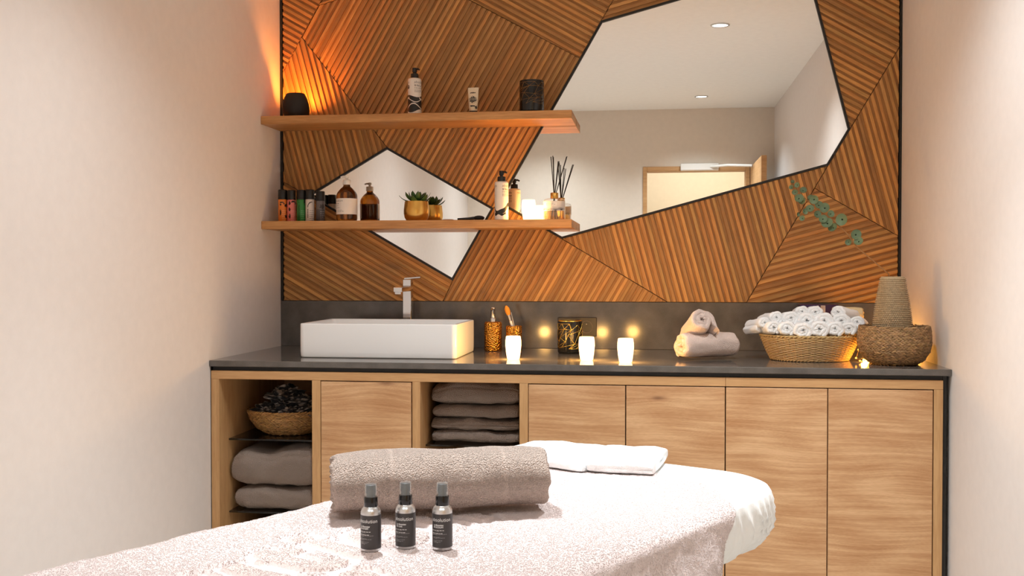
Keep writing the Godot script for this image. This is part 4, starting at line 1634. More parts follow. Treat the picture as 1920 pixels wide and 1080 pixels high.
	stone.position = Vector3(-0.752, S2, 0.13)
	tag(stone, "thin pale pink stone lying beside the succulent on the lower shelf", "stone")
	t = thing("mask_brush", "black flat brush lying on the lower shelf before the small mirror", "brush", Vector3(-0.668, S2, 0.13))
	b = MB.new()
	b.tube([Vector3(-0.048, 0.0055, 0.004), Vector3(-0.03, 0.0062, 0.003), Vector3(-0.006, 0.0075, 0.001), Vector3(0.012, 0.009, 0.0)], [0.0038, 0.0045, 0.005, 0.0062], 10)
	obj("handle", b, mat(rgb(30, 26, 24), 0.4), t)
	b = MB.new()
	b.grid(20, 12, func(u: float, v: float) -> Vector3:
		var a := v * PI
		return Vector3(0.03 - cos(a) * 0.021, 0.0096 + sin(a) * sin(u * TAU) * 0.0092, sin(a) * cos(u * TAU) * 0.013), true, false, 1.0)
	obj("brush_head", b, mat(rgb(18, 17, 17), 0.7), t)
	lotion(Vector3(-0.5496, S2, 0.165), deg_to_rad(-4), 1, "white pump bottle with black wave artwork beside the lit candle on the lower shelf")
	candle_glass(Vector3(-0.4519, S2, 0.162), 0.0252, 0.072, 0.035, "glowing frosted glass candle on the lower shelf beside the diffuser", "lit frosted glass candles")
	diffuser(Vector3(-0.3624, S2, 0.13))

func jar_shape(b: MB, r: float, h: float) -> void:
	b.lathe([Vector2(0, 0.0), Vector2(r * 0.86, 0.0), Vector2(r * 0.96, 0.002), Vector2(r * 0.995, 0.008), Vector2(r, h - 0.004), Vector2(r - 0.0006, h), Vector2(r - 0.0026, h), Vector2(r - 0.003, h - 0.004), Vector2(r * 0.9, 0.03), Vector2(0, 0.028)], 56)

# ---------------------------------------------------------------- things on the counter
func basin(x0: float, x1: float, z0: float, z1: float, h: float) -> void:
	var c := Vector3((x0 + x1) / 2.0, CT, (z0 + z1) / 2.0)
	var t := thing("wash_basin", "white rectangular ceramic countertop basin", "basin", c)
	var hw := (x1 - x0) / 2.0
	var hd := (z1 - z0) / 2.0
	# rounded rectangle swept through: foot, outside wall, rim, inside wall, floor
	var prof := [[0.012, 0.0], [0.004, 0.0005], [0.001, 0.004], [0.0, 0.02], [0.0, h - 0.004], [0.0012, h - 0.001], [0.004, h], [0.0085, h], [0.0115, h - 0.0015], [0.013, h - 0.005], [0.018, 0.04], [0.028, 0.026], [0.06, 0.019], [0.12, 0.017]]
	var b := MB.new()
	var n := 96
	b.grid(n, prof.size() - 1, func(u: float, v: float) -> Vector3:
		var k: Array = prof[int(round(v * (prof.size() - 1)))]
		var q := int(round(u * n)) % n
		var corner := q / 24
		var a := (q % 24) / 23.0 * PI / 2.0 + corner * PI / 2.0
		var r := maxf(0.018 - k[0] * 0.4, 0.006)
		var w: float = hw - k[0]
		var d: float = hd - k[0]
		var cx: float = [1, -1, -1, 1][corner] * (w - r)
		var cz: float = [1, 1, -1, -1][corner] * (d - r)
		return Vector3(cx + cos(a) * r, k[1], cz + sin(a) * r), true, false, 1.0)
	b.face([Vector3(-hw + 0.12, 0.017, -hd + 0.12), Vector3(hw - 0.12, 0.017, -hd + 0.12), Vector3(hw - 0.12, 0.017, hd - 0.12), Vector3(-hw + 0.12, 0.017, hd - 0.12)], Vector3.UP)
	obj("bowl", b, M.ceramic, t)
	b = MB.new()
	b.lathe([Vector2(0.026, 0.0175), Vector2(0.024, 0.0195), Vector2(0.0, 0.02)], 28)
	obj("drain", b, M.chrome, t)

func tap() -> void:
	var t := thing("basin_tap", "tall square chrome mixer tap behind the basin", "tap", Vector3(-0.9155, CT, 0.075))
	var b := MB.new()
	b.box(Vector3(-0.0158, 0.0, -0.0175), Vector3(0.0158, 0.232, 0.0175), 0.0015)
	obj("body", b, M.chrome, t)
	b = MB.new()
	b.box(Vector3(-0.0155, 0.214, 0.015), Vector3(0.0155, 0.231, 0.158), 0.0015)
	b.box(Vector3(-0.011, 0.206, 0.134), Vector3(0.011, 0.2145, 0.155), 0.001)
	obj("spout", b, M.chrome, t)
	b = MB.new()
	b.box(Vector3(-0.0155, 0.2335, -0.017), Vector3(0.0155, 0.258, 0.017), 0.0015)
	obj("cartridge_head", b, M.chrome, t)
	b = MB.new()
	b.x = Transform3D(Basis(Vector3(0, 0, 1), 0.08), Vector3(0, 0.259, 0))
	b.box(Vector3(-0.012, 0.0, -0.012), Vector3(0.05, 0.006, 0.012), 0.001)
	obj("lever", b, M.chrome, t)

func stitch(b: MB, c: Vector3, dir: Vector3, out: Vector3, len_: float, rad: float, cc: Color) -> void:
	# one plump strand of straw: a short tapered six-sided bead
	var side := dir.cross(out).normalized()
	var o := side.cross(dir).normalized()
	var ts := [-1.0, -0.55, 0.0, 0.55, 1.0]
	var rs := [0.15, 0.8, 1.0, 0.8, 0.15]
	var rows := []
	for k in 5:
		var row := []
		for s in 7:
			var a := TAU * s / 6.0
			var d := side * cos(a) + o * sin(a)
			row.append(b.vert(c + dir * (ts[k] * len_ / 2.0) + d * rad * rs[k] + o * rad * 0.3 * (1.0 - ts[k] * ts[k]), d, Vector2.ZERO, cc))
		rows.append(row)
	for k in 4:
		for s in 6:
			b.quad(rows[k][s], rows[k][s + 1], rows[k + 1][s + 1], rows[k + 1][s])

func straw_tone(r: RandomNumberGenerator, base: Color, spread: float) -> Color:
	var k := 1.0 + r.randf_range(-spread, spread)
	var c := base.srgb_to_linear()
	return Color(c.r * k, c.g * k * r.randf_range(0.95, 1.03), c.b * k * r.randf_range(0.88, 1.05))

# round or oval bowl plaited from seagrass; prof: Vector2(radius, height)
func seagrass(t: Node3D, prof: Array, squash: Vector2, rows: int, per: int, base: Color, seed_: int, rad: float) -> void:
	var r := RandomNumberGenerator.new()
	r.seed = seed_
	var at := func(q: float) -> Vector2:
		var f := q * (prof.size() - 1)
		var k := mini(int(f), prof.size() - 2)
		return prof[k].lerp(prof[k + 1], f - k)
	var b := MB.new()
	b.colored = true
	for j in rows + 1:
		var p: Vector2 = at.call(float(j) / rows)
		var count := maxi(12, int(per * p.x / prof[prof.size() - 1].x))
		for i in count:
			var a := TAU * (i + 0.5 * (j % 2) + r.randf_range(-0.12, 0.12)) / count
			var pos := Vector3(sin(a) * p.x * squash.x, p.y + r.randf_range(-0.001, 0.001), cos(a) * p.x * squash.y)
			var out := Vector3(sin(a) / squash.x, 0.0, cos(a) / squash.y).normalized()
			var tang := Vector3(cos(a) * squash.x, 0.0, -sin(a) * squash.y).normalized()
			var dir := (tang + Vector3.UP * (0.42 if j % 2 == 0 else -0.42) * r.randf_range(0.6, 1.3)).normalized()
			stitch(b, pos, dir, out, TAU * p.x / count * 1.75, rad * r.randf_range(0.8, 1.15), straw_tone(r, base, 0.32))
	var weave := obj("seagrass_weave", b, M.straw, t)
	weave.set_meta("kind", "stuff")
	# the closed wall behind the strands
	var wall := []
	wall.append(Vector2(0.0, prof[0].y + 0.0005))
	for p in prof:
		wall.append(Vector2(p.x - rad * 0.5, p.y + 0.0005))
	for k in range(prof.size() - 1, -1, -1):
		wall.append(Vector2(maxf(prof[k].x - rad * 1.8, 0.001), prof[k].y + 0.004 if k < 2 else prof[k].y))
	wall.append(Vector2(0.0, prof[0].y + 0.004))
	b = MB.new()
	b.lathe(wall, 40, 0.0, TAU, squash)
	obj("inner_wall", b, mat(base, 0.9), t)

func wicker(at: Vector3) -> Node3D:
	var t := thing("wicker_basket", "oval light wicker basket on the counter filled with white rolled cloths", "basket", at)
	var h := 0.083
	var tone := rgb(206, 172, 124)
	var r := RandomNumberGenerator.new()
	r.seed = 17
	var half := func(y: float) -> Vector2:
		var q := pow(clampf(y / h, 0.0, 1.0), 0.8)
		return Vector2(lerpf(0.119, 0.158, q), lerpf(0.086, 0.115, q))
	var stakes := 46
	var b := MB.new()
	b.colored = true
	for j in 19:
		var y := 0.006 + (h - 0.014) * j / 18.0
		var hf: Vector2 = half.call(y)
		var path := []
		var cc := straw_tone(r, tone, 0.1)
		for k in stakes * 4 + 1:
			var a := TAU * k / (stakes * 4)
			var wob := 0.0022 * cos(a * stakes / 2.0 + PI * (j % 2))
			path.append(Vector3(sin(a) * (hf.x + wob), y, cos(a) * (hf.y + wob)))
		b.tube(path, 0.0021, 6, false, cc)
	var weave := obj("woven_side", b, M.straw, t)
	weave.set_meta("kind", "stuff")
	for k in stakes:
		var a := TAU * k / stakes
		b = MB.new()
		b.colored = true
		var path := []
		for j in 5:
			var y := 0.002 + (h - 0.004) * j / 4.0
			var hf: Vector2 = half.call(y)
			path.append(Vector3(sin(a) * hf.x, y, cos(a) * hf.y))
		b.tube(path, 0.0018, 6, true, straw_tone(r, tone, 0.1))
		obj("stake", b, M.straw, t)
	# plaited rim and foot
	for e in [[h - 0.002, "rim", 0.0034], [0.0042, "foot", 0.003]]:
		b = MB.new()
		b.colored = true
		var hf: Vector2 = half.call(e[0])
		for s in 2:
			var path := []
			for k in 241:
				var a := TAU * k / 240.0
				var tw := a * 34.0 + PI * s
				var rad: float = e[2]
				path.append(Vector3(sin(a) * (hf.x + cos(tw) * rad * 0.6), e[0] + sin(tw) * rad * 0.6, cos(a) * (hf.y + cos(tw) * rad * 0.6)))
			b.tube(path, e[2] * 0.72, 6, false, straw_tone(r, tone, 0.06))
		obj(e[1], b, M.straw, t)
	b = MB.new()
	b.lathe([Vector2(0, 0.002), Vector2(0.117, 0.002), Vector2(0.117, 0.004), Vector2(0, 0.004)], 40, 0.0, TAU, Vector2(1.0, 0.72))
	obj("bottom", b, mat(tone, 0.8), t)
	return t

func vase(at: Vector3) -> void:
	var t := thing("woven_vase", "tapering beige woven vase standing in the seagrass bowl", "vase", at)
	var h := 0.262
	var prof := func(y: float) -> float:
		var q := y / h
		return lerpf(0.0645, 0.0355, q) + 0.006 * sin(q * PI)
	var straw := rgb(184, 160, 126).srgb_to_linear()
	var r := RandomNumberGenerator.new()
	r.seed = 26
	var b := MB.new()
	b.colored = true
	var rows := 44
	for j in rows:
		var y := 0.003 + (h - 0.006) * (j + 0.5) / rows
		var rr: float = prof.call(y)
		var count := 54
		for i in count:
			var a := TAU * (i + 0.5 * (j % 2)) / count
			var one := r.randf_range(0.82, 1.2)
			stitch(b, Vector3(sin(a) * rr, y, cos(a) * rr), Vector3(cos(a), 0.12, -sin(a)).normalized(), Vector3(sin(a), 0, cos(a)), TAU * rr / count * 0.84, 0.0021, Color(straw.r * one, straw.g * one, straw.b * one))
	var beads := obj("woven_beads", b, M.straw, t)
	beads.set_meta("kind", "stuff")
	b = MB.new()
	b.lathe([Vector2(prof.call(0.0) - 0.0015, 0.0005), Vector2(prof.call(h * 0.25) - 0.0015, h * 0.25), Vector2(prof.call(h * 0.5) - 0.0015, h * 0.5), Vector2(prof.call(h * 0.75) - 0.0015, h * 0.75), Vector2(0.0352, h)], 48)
	obj("woven_wall", b, mat(rgb(184, 160, 126), 0.8), t)
	b = MB.new()
	b.lathe([Vector2(0.0355, h), Vector2(0.0335, h + 0.0012), Vector2(0.0315, h), Vector2(0.033, h - 0.05), Vector2(0.055, 0.01), Vector2(0, 0.008)], 48)
	obj("lining", b, mat(rgb(184, 160, 126), 0.8), t)
	b = MB.new()
	b.lathe([Vector2(0, 0), Vector2(0.0645, 0)], 40)
	obj("base", b, mat(rgb(184, 160, 126), 0.8), t)

func eucalyptus() -> void:
	var spine := [Vector3(0.742, 1.00, 0.485), Vector3(0.724, 1.235, 0.475), Vector3(0.6475, 1.3247, 0.44), Vector3(0.6220, 1.3631, 0.42), Vector3(0.5720, 1.4122, 0.395), Vector3(0.5271, 1.4421, 0.375), Vector3(0.4854, 1.4827, 0.35), Vector3(0.4426, 1.5303, 0.325)]
	for k in range(2, 8):      # placed on the sight line at z = 0.35; shift for each point's own depth
		var p: Vector3 = spine[k]
		var f := (3.9 - p.z) / (3.9 - 0.35)
		spine[k] = Vector3(p.x * f, 1.25 + (p.y - 1.25) * f, p.z)
	var t := thing("eucalyptus_branch", "eucalyptus branch with round grey-green leaves leaning left out of the vase", "plant", spine[1])
	var o: Vector3 = spine[1]
	var path := []
	for k in spine.size():
		path.append(spine[k] - o)
	var b := MB.new()
	b.tube(path, [0.0022, 0.0022, 0.002, 0.0018, 0.0016, 0.0014, 0.0012, 0.0008], 7)
	obj("stem", b, M.stem, t)
	b = MB.new()
	var fork := [spine[5] - o, Vector3(0.497, 1.432, 0.375) - o, Vector3(0.462, 1.4225, 0.37) - o]
	b.tube(fork, [0.0011, 0.0009, 0.0007], 6)
	obj("stem", b, M.stem, t)
	var r := RandomNumberGenerator.new()
	r.seed = 12
	# [u along the stem 0..1 from the first bare part, size, turn]
	var spots := [[2.0, 0.021, 1], [2.45, 0.015, -1], [2.6, 0.024, 1], [3.55, 0.028, 1], [3.6, 0.022, -1], [3.9, 0.026, -1], [4.15, 0.017, 1], [4.4, 0.02, -1], [4.6, 0.024, 1], [4.85, 0.018, -1], [5.05, 0.02, 1], [5.3, 0.019, -1], [5.5, 0.021, 1], [5.75, 0.016, 1], [5.9, 0.017, -1], [6.1, 0.021, -1], [6.3, 0.017, 1], [6.5, 0.014, -1], [6.7, 0.013, 1], [6.85, 0.011, -1], [7.0, 0.009, 1], [-1.3, 0.014, 1], [-1.6, 0.013, -1], [-2.0, 0.01, 1]]
	for s in spots:
		var p: Vector3
		var along: Vector3
		if s[0] < 0.0:
			var q: float = -s[0] - 1.0
			p = fork[1].lerp(fork[2], q)
			along = (fork[2] - fork[1]).normalized()
		else:
			var k := mini(int(s[0]), 6)
			p = path[k].lerp(path[k + 1], s[0] - k)
			along = (path[k + 1] - path[k]).normalized()
		var side: Vector3 = along.cross(Vector3.BACK).normalized() * s[2]
		var dir: Vector3 = (side + along * r.randf_range(0.2, 0.7) + Vector3(0, 0, r.randf_range(-0.4, 0.5))).normalized()
		var face_: Vector3 = (Vector3(r.randf_range(-0.5, 0.5), r.randf_range(0.0, 0.7), 1.0)).normalized()
		var x := dir.cross(face_).normalized()
		face_ = x.cross(dir).normalized()
		var size: float = s[1] * 1.35
		b = MB.new()
		b.colored = true
		var tone := Color(1, 1, 1) * r.randf_range(0.75, 1.25)
		b.x = Transform3D(Basis(x, face_, dir), p)
		for sd in [1.0, -1.0]:
			b.grid(12, 4, func(u: float, v: float) -> Vector3:
				var a := u * TAU
				var rad := size * v * 0.5
				return Vector3(sin(a) * rad, sd * 0.0003 + 2.2 * rad * rad / size * 0.35 + 0.0012 * absf(cos(a)) * v, size * 0.62 + cos(a) * rad * 1.06), true, false, sd,
				func(_u: float, _v: float) -> Color: return Color(tone.r, tone.g, tone.b))
		b.tube([Vector3.ZERO, Vector3(0, 0.0, size * 0.15)], 0.0005, 5, false)
		obj("leaf", b, M.eucalyptus, t)

func counter_objects() -> void:
	basin(-1.184, -0.648, 0.167, 0.515, 0.1145)
	tap()
	# gold soap dispenser
	var t := thing("soap_dispenser", "hammered gold soap dispenser with silver pump on the counter", "dispenser", Vector3(-0.5845, CT, 0.139))
	var b := MB.new()
	b.lathe([Vector2(0, 0), Vector2(0.030, 0), Vector2(0.0325, 0.0025), Vector2(0.0325, 0.097), Vector2(0.0315, 0.102), Vector2(0.028, 0.1055), Vector2(0.0, 0.1065)], 48)
	obj("body", b, M.hammered, t)
	b = MB.new()
	b.lathe([Vector2(0.0112, 0.1055), Vector2(0.0115, 0.118), Vector2(0.0105, 0.1195), Vector2(0.0085, 0.12), Vector2(0.0082, 0.146), Vector2(0.0092, 0.147), Vector2(0.0088, 0.157), Vector2(0, 0.1585)], 28)
	b.tube([Vector3(0, 0.152, 0), Vector3(0.0, 0.152, 0.03), Vector3(0, 0.148, 0.036)], [0.0042, 0.0036, 0.003], 10)
	obj("pump", b, M.chrome, t)
	# gold tumbler with two brushes
	t = thing("gold_tumbler", "hammered gold tumbler holding brushes behind the leftmost counter candle", "tumbler", Vector3(-0.5064, CT, 0.15))
	b = MB.new()
	b.lathe([Vector2(0, 0), Vector2(0.0265, 0), Vector2(0.0288, 0.002), Vector2(0.0288, 0.091), Vector2(0.028, 0.0918), Vector2(0.0272, 0.091), Vector2(0.0268, 0.008), Vector2(0, 0.008)], 44)
	obj("cup", b, M.hammered, t)
	t = thing("face_brush", "face mask brush with orange bristles leaning in the gold tumbler", "brush", Vector3(-0.5064, CT + 0.009, 0.15))
	var u := Vector3(-0.032, 0.105, -0.002).normalized()
	b = MB.new()
	b.tube([Vector3(0.018, 0.0, 0.002), Vector3(0.018, 0, 0.002) + u * 0.105], [0.0035, 0.0045], 10)
	obj("handle", b, M.white_plastic, t)
	b = MB.new()
	b.tube([Vector3(0.018, 0, 0.002) + u * 0.1045, Vector3(0.018, 0, 0.002) + u * 0.128], [0.0048, 0.0062], 12)
	obj("ferrule", b, M.steel, t)
	b = MB.new()
	b.tube([Vector3(0.018, 0, 0.002) + u * 0.127, Vector3(0.018, 0, 0.002) + u * 0.14, Vector3(0.018, 0, 0.002) + u * 0.152, Vector3(0.018, 0, 0.002) + u * 0.162], [0.0062, 0.0095, 0.009, 0.003], 12)
	obj("bristles", b, mat(rgb(226, 146, 46), 0.8), t)
	t = thing("spatula", "thin silver spatula leaning in the gold tumbler", "spatula", Vector3(-0.5064, CT + 0.009, 0.15))
	b = MB.new()
	b.tube([Vector3(0.012, 0.0, -0.012), Vector3(-0.004, 0.09, -0.016), Vector3(-0.013, 0.131, -0.017)], [0.0035, 0.0035, 0.0018], 8)
	obj("blade", b, M.steel, t)
	# candles
	var spots := [[Vector3(-0.4629, CT, 0.489), "glowing frosted candle glass on the counter, leftmost, before the tumbler"], [Vector3(-0.2218, CT, 0.4955), "glowing frosted candle glass on the counter, middle, beside the black gold jar"], [Vector3(-0.0945, CT, 0.556), "glowing frosted candle glass on the counter, rightmost, standing alone"]]
	for s in spots:
		candle_glass(s[0], 0.0262, 0.0765, 0.055, s[1], "lit frosted glass candles")
	# black jar with gold lines
	t = thing("candle_jar", "black glossy candle jar with bold gold line pattern on the counter", "candle jar", Vector3(-0.2994, CT, 0.21), 0.7)
	b = MB.new()
	jar_shape(b, 0.0433, 0.115)
	obj("jar", b, M.black_gloss, t)
	obj("line_pattern", ring_lines(0.0434, 0.018, 0.105, 9, 5, 0.0010, 77), M.gold_line, t)
	b = MB.new()
	b.lathe([Vector2(0.0433, 0.1135), Vector2(0.0434, 0.1152), Vector2(0.0415, 0.1158), Vector2(0.0405, 0.1145)], 48)
	obj("gold_rim", b, M.gold_line, t)
	# socket plate
	t = thing("wall_socket", "dark double wall socket plate on the backsplash behind the gold jar", "socket", Vector3(-0.2888, 1.0363, -0.001))
	b = MB.new()
	b.box(Vector3(-0.0722, -0.0355, 0.0), Vector3(0.0722, 0.0355, 0.008), 0.003)
	obj("plate", b, mat(rgb(52, 46, 42), 0.4), t)
	for k in 2:
		var cx: float = [-0.0355, 0.0345][k]
		b = MB.new()
		b.x = Transform3D(Basis(Vector3.RIGHT, PI / 2), Vector3(cx, 0, 0.008))
		b.lathe([Vector2(0.0225, 0.0), Vector2(0.0225, 0.0012), Vector2(0.0212, 0.0014), Vector2(0.0195, -0.003), Vector2(0.0, -0.003)], 36)
		var well := obj("socket_well", b, mat(rgb(122, 104, 90), 0.45), t)
		for q in [[-0.0095, 0.0], [0.0095, 0.0]]:
			b = MB.new()
			b.x = Transform3D(Basis(Vector3.RIGHT, PI / 2), Vector3(cx + q[0], q[1], 0.0054))
			b.lathe([Vector2(0.0026, 0.0), Vector2(0.0, 0.0001)], 14)
			obj("pin_hole", b, M.black, well)
		b = MB.new()
		b.x = Transform3D(Basis(Vector3.RIGHT, PI / 2), Vector3(cx, 0.0105, 0.005))
		b.lathe([Vector2(0.0024, 0.0), Vector2(0.0024, 0.006), Vector2(0.0015, 0.008), Vector2(0.0, 0.008)], 12)
		obj("earth_pin", b, M.steel, well)
	# two rolled pink towels
	var low := obj("towel_roll", roll_mesh(0.2, 0.053, 0.048, 2.6, 0.021, 21.0, 0.003, 0.0, 0.005, 0.04), M.towel_rose, self)
	low.position = Vector3(0.168, CT - 0.003, 0.40)
	low.rotation.y = deg_to_rad(27)
	tag(low, "rolled pale pink towel lying on the counter under another roll", "towel", "rolled pink towels on the counter")
	var up := obj("towel_roll", roll_mesh(0.13, 0.047, 0.045, 2.4, 0.019, 33.0, 0.003, -0.034, 0.004, 0.0), M.towel_rose, self)
	var ax := Vector3(0.30, 0.50, 0.81).normalized()      # roll axis, spiral end towards the room
	var sx := ax.cross(Vector3.UP).normalized()
	up.basis = Basis(ax, sx.cross(ax).normalized(), sx)
	up.position = Vector3(0.152, 1.0875, 0.45) - up.basis * Vector3(0.065, 0.045, 0.0)
	tag(up, "rolled pale pink towel propped on top of the other roll", "towel", "rolled pink towels on the counter")
	# wicker basket and white rolled cloths
	wicker(Vector3(0.497, CT, 0.378))
	var wv := []
	for k in 3:
		wv.append(roll_mesh(0.115, 0.0280, 0.0235, 2.2, 0.0135, 40.0 + 7.0 * k, 0.0022, 0.0, 0.0016, 0.0).mesh())
	# middle of the end that faces the room (x, height over the counter, z), diameter, turn, tilt, mesh, which one
	var rolls := [
		[0.338, 0.104, 0.415, 0.031, -62, 8, 0, "small white rolled cloth at the far left corner of the basket"],
		[0.350, 0.1215, 0.428, 0.040, -68, 8, 1, "white rolled cloth at the left end of the basket, above the corner one"],
		[0.3735, 0.108, 0.466, 0.044, -80, 5, 1, "white rolled cloth, first of the big ones in the front row"],
		[0.4135, 0.106, 0.478, 0.050, -86, 4, 2, "white rolled cloth, second of the big ones in the front row"],
		[0.4610, 0.1015, 0.487, 0.053, -92, 2, 0, "white rolled cloth hanging lowest over the basket's front rim"],
		[0.5105, 0.105, 0.487, 0.054, -90, 3, 1, "white rolled cloth at the middle of the basket's front row"],
		[0.5600, 0.106, 0.480, 0.051, -93, 3, 2, "white rolled cloth right of the middle in the front row"],
		[0.6050, 0.107, 0.463, 0.044, -98, 4, 0, "white rolled cloth near the right end of the front row"],
		[0.6385, 0.101, 0.436, 0.032, -114, 6, 1, "small white rolled cloth at the right end of the front row"],
		[0.6400, 0.1250, 0.408, 0.042, -106, 6, 2, "white rolled cloth at the right end, above the smallest one"],
		[0.3900, 0.1370, 0.396, 0.046, -74, 8, 2, "white rolled cloth, left end of the second layer"],
		[0.4350, 0.1365, 0.398, 0.050, -84, 8, 0, "white rolled cloth, second from left in the second layer"],
		[0.4830, 0.1280, 0.408, 0.054, -90, 4, 1, "white rolled cloth under the topmost pair, left"],
		[0.5380, 0.1280, 0.408, 0.057, -90, 4, 2, "white rolled cloth under the topmost pair, right"],
		[0.5920, 0.1290, 0.402, 0.052, -96, 5, 0, "white rolled cloth in the second layer near the right end"],
		[0.4740, 0.1560, 0.370, 0.041, -90, 5, 2, "white rolled cloth, left one of the topmost pair"],
		[0.5155, 0.1555, 0.370, 0.044, -90, 5, 0, "white rolled cloth, right one of the topmost pair"],
		[0.5830, 0.1555, 0.372, 0.044, -126, 8, 1, "white rolled cloth lying slantwise on top of the pile at right"]]
	for k in rolls:
		var o := put("rolled_cloth", wv[k[6]], M.towel_white, self)
		var size: float = k[3] / 0.0425
		o.rotation_degrees = Vector3(0, k[4], k[5])
		o.scale = Vector3.ONE * size
		o.position = Vector3(k[0], CT + k[1], k[2]) - o.basis * Vector3(0.0575, 0.0235, 0.0)
		tag(o, k[7], "cloth", "white rolled cloths in the wicker basket")
	var cr := obj("cloth_roll", roll_mesh(0.1, 0.026, 0.03, 2.2, 0.01, 71.0, 0.002, 0.0, 0.003, 0.1), terry(rgb(226, 204, 160), M.loops, 0.1, 6.0), self)
	cr.position = Vector3(0.640, CT + 0.112, 0.25)
	cr.rotation_degrees = Vector3(0, -8, 0)
	tag(cr, "cream rolled cloth behind the white ones at the basket's right", "cloth")
	# purple carton behind the basket
	t = thing("cosmetic_box", "dark purple carton with white stripes behind the basket", "box", Vector3(0.572, CT, 0.055))
	b = MB.new()
	b.box(Vector3(-0.066, 0.0, -0.03), Vector3(0.066, 0.171, 0.03), 0.0015)
	obj("carton", b, mat(rgb(62, 50, 96), 0.25), t)
	for q in [[-0.006, 0.007], [0.012, 0.016]]:
		b = MB.new()
		b.box(Vector3(q[0] - q[1] / 2.0, 0.002, 0.0302), Vector3(q[0] + q[1] / 2.0, 0.168, 0.0308), 0.0)
		obj("stripe", b, mat(rgb(196, 190, 204), 0.3), t)
	b = MB.new()
	for k in 6:
		b.box(Vector3(-0.053 + 0.0055 * k, 0.1545, 0.0302), Vector3(-0.0495 + 0.0055 * k, 0.1575 + 0.001 * (k % 2), 0.0306), 0.0)
	obj("red_print", b, mat(rgb(206, 40, 62), 0.4), t)
	# seagrass bowl, vase, branch
	t = thing("seagrass_bowl", "round plaited brown seagrass bowl at the right end of the counter", "bowl", Vector3(0.737, CT, 0.497))
	seagrass(t, [Vector2(0.030, 0.004), Vector2(0.068, 0.005), Vector2(0.088, 0.018), Vector2(0.102, 0.042), Vector2(0.1075, 0.068), Vector2(0.1065, 0.094), Vector2(0.103, 0.117)], Vector2.ONE, 30, 62, rgb(156, 122, 84), 5, 0.0033)
	vase(Vector3(0.733, CT + 0.0095, 0.488))
	eucalyptus()
	fairy_lights()

func fairy_lights() -> void:
	var t := thing("fairy_light_string", "warm glowing fairy light string behind the seagrass bowl and basket", "string light", Vector3(0.66, CT, 0.30))
	var pts := [Vector3(-0.012, 0.062, 0.135), Vector3(-0.022, 0.038, 0.15), Vector3(-0.03, 0.012, 0.155), Vector3(-0.02, 0.004, 0.165), Vector3(-0.004, 0.004, 0.15), Vector3(0.01, 0.004, 0.08), Vector3(0.03, 0.004, 0.0), Vector3(0.06, 0.004, -0.06), Vector3(0.12, 0.004, -0.1), Vector3(0.17, 0.004, -0.06), Vector3(0.185, 0.004, 0.02)]
	var b := MB.new()
	b.tube(pts, 0.0008, 6)
	obj("wire", b, M.gold, t)
	for k in pts.size():
		b = MB.new()
		b.x = Transform3D(Basis.IDENTITY, pts[k] + Vector3(0, 0.002, 0))
		b.lathe([Vector2(0, -0.0028), Vector2(0.0022, -0.0015), Vector2(0.0028, 0.0), Vector2(0.0022, 0.0018), Vector2(0, 0.003)], 10)
		obj("light_bulb", b, M.flame, t)
	for k in [4, 6, 8, 9]:
		omni(pts[k] + Vector3(0, 0.002, 0), Color(1.0, 0.70, 0.26), 0.012, 0.003, t)

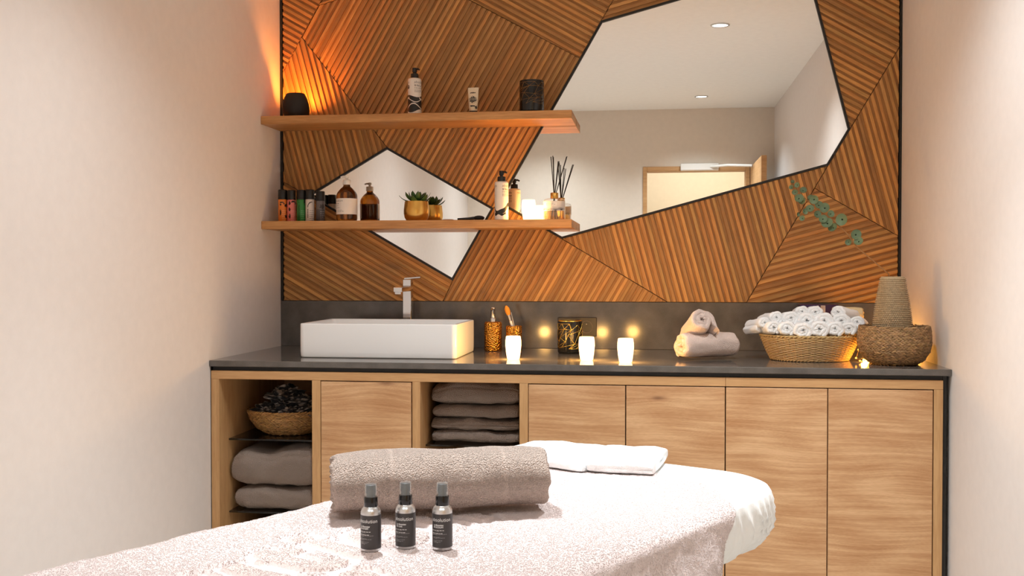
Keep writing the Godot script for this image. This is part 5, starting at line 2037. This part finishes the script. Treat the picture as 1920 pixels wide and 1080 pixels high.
# ---------------------------------------------------------------- things in the open niches
func niche_objects() -> void:
	var t := thing("seagrass_basket", "shallow plaited seagrass basket of cloths on the niche's glass shelf", "basket", Vector3(-1.247, 0.6885, 0.44))
	seagrass(t, [Vector2(0.03, 0.004), Vector2(0.075, 0.006), Vector2(0.102, 0.024), Vector2(0.122, 0.05), Vector2(0.133, 0.082)], Vector2(1.06, 0.9), 22, 74, rgb(170, 128, 78), 9, 0.0032)
	var r := RandomNumberGenerator.new()
	r.seed = 3
	for k in 9:
		var b := MB.new()
		b.colored = true
		var sx := r.randf_range(0.042, 0.055)
		var sd := 50.0 + k * 5.0
		b.grid(44, 30, func(u: float, v: float) -> Vector3:
			var a := u * TAU
			var c := v * PI
			var d := Vector3(sin(c) * cos(a), cos(c), sin(c) * sin(a))
			var n := 1.0 + 0.5 * nz.get_noise_3d(d.x * 1.6 + sd, d.y * 1.6, d.z * 1.6) + 0.28 * absf(nz.get_noise_3d(d.x * 4.0 + sd, d.y * 4.0, d.z * 4.0))
			return Vector3(d.x * sx, d.y * 0.021, d.z * sx * 0.8) * n, true, false, 1.0,
			func(u: float, v: float) -> Color:
				var a := u * TAU
				var c := v * PI
				var d := Vector3(sin(c) * cos(a), cos(c), sin(c) * sin(a)) * 2.6
				var q := nz.get_noise_3d(d.x + sd * 2.0, d.y, d.z + sd) + 0.4 * nz.get_noise_3d(d.x * 3.0, d.y * 3.0 + sd, d.z * 3.0)
				return Color(0.02, 0.02, 0.024) if q < 0.38 else Color(0.42, 0.38, 0.36))
		var o := obj("patterned_cloth", b, terry(Color.WHITE, M.loops, 0.05, 9.0), self)
		var ring := k < 6
		var a := k * TAU / 6.0
		o.position = Vector3(-1.247 + (0.07 * sin(a) if ring else 0.034 * cos(k * 2.1)), 0.765 + (0.0 if ring else 0.035 + 0.012 * (k - 6)), 0.44 + (0.058 * cos(a) if ring else 0.03 * sin(k * 2.1)))
		o.rotation = Vector3(r.randf_range(-0.25, 0.25), r.randf() * TAU, r.randf_range(-0.25, 0.25))
		tag(o, "crumpled black and white patterned cloth heaped in the niche's seagrass basket", "cloth", "patterned cloths in the niche basket")
	# folded towels
	var g := "folded taupe towels in the niches"
	var specs := [
		[-1.2515, 0.5255, 0.43, 0.305, 0.30, 0.122, 4.0, [0.78], 0.02, "thick folded taupe towel under the glass shelf of the left niche"],
		[-1.2465, 0.4465, 0.43, 0.295, 0.29, 0.079, 9.0, [], 0.0, "folded taupe towel at the bottom of the pair in the left niche"],
		[-1.235, 0.101, 0.42, 0.27, 0.28, 0.12, 13.0, [], 0.0, "folded taupe towel on the floor of the left niche"],
		[-1.225, 0.222, 0.41, 0.25, 0.28, 0.17, 15.0, [], 0.0, "puffed folded taupe towel just above the massage table's edge in the left niche"],
		[-0.5805, 0.6828, 0.40, 0.297, 0.30, 0.040, 22.0, [], 0.05, "lightest folded taupe towel, lowest of the middle niche's stack"],
		[-0.5815, 0.7228, 0.40, 0.30, 0.30, 0.039, 27.0, [0.5], 0.05, "folded taupe towel, second from below in the middle niche"],
		[-0.5800, 0.7618, 0.40, 0.293, 0.30, 0.045, 31.0, [], 0.04, "folded taupe towel, third from below in the middle niche"],
		[-0.5805, 0.8068, 0.40, 0.298, 0.30, 0.070, 36.0, [0.72], 0.14, "thickest folded taupe towel on top of the middle niche's stack"]]
	for s in specs:
		var o := obj("folded_towel", fold_mesh(s[3], s[4], s[5], s[6], s[7], s[8]), M.towel_taupe, self)
		o.position = Vector3(s[0], s[1], s[2])
		tag(o, s[9], "towel", g)
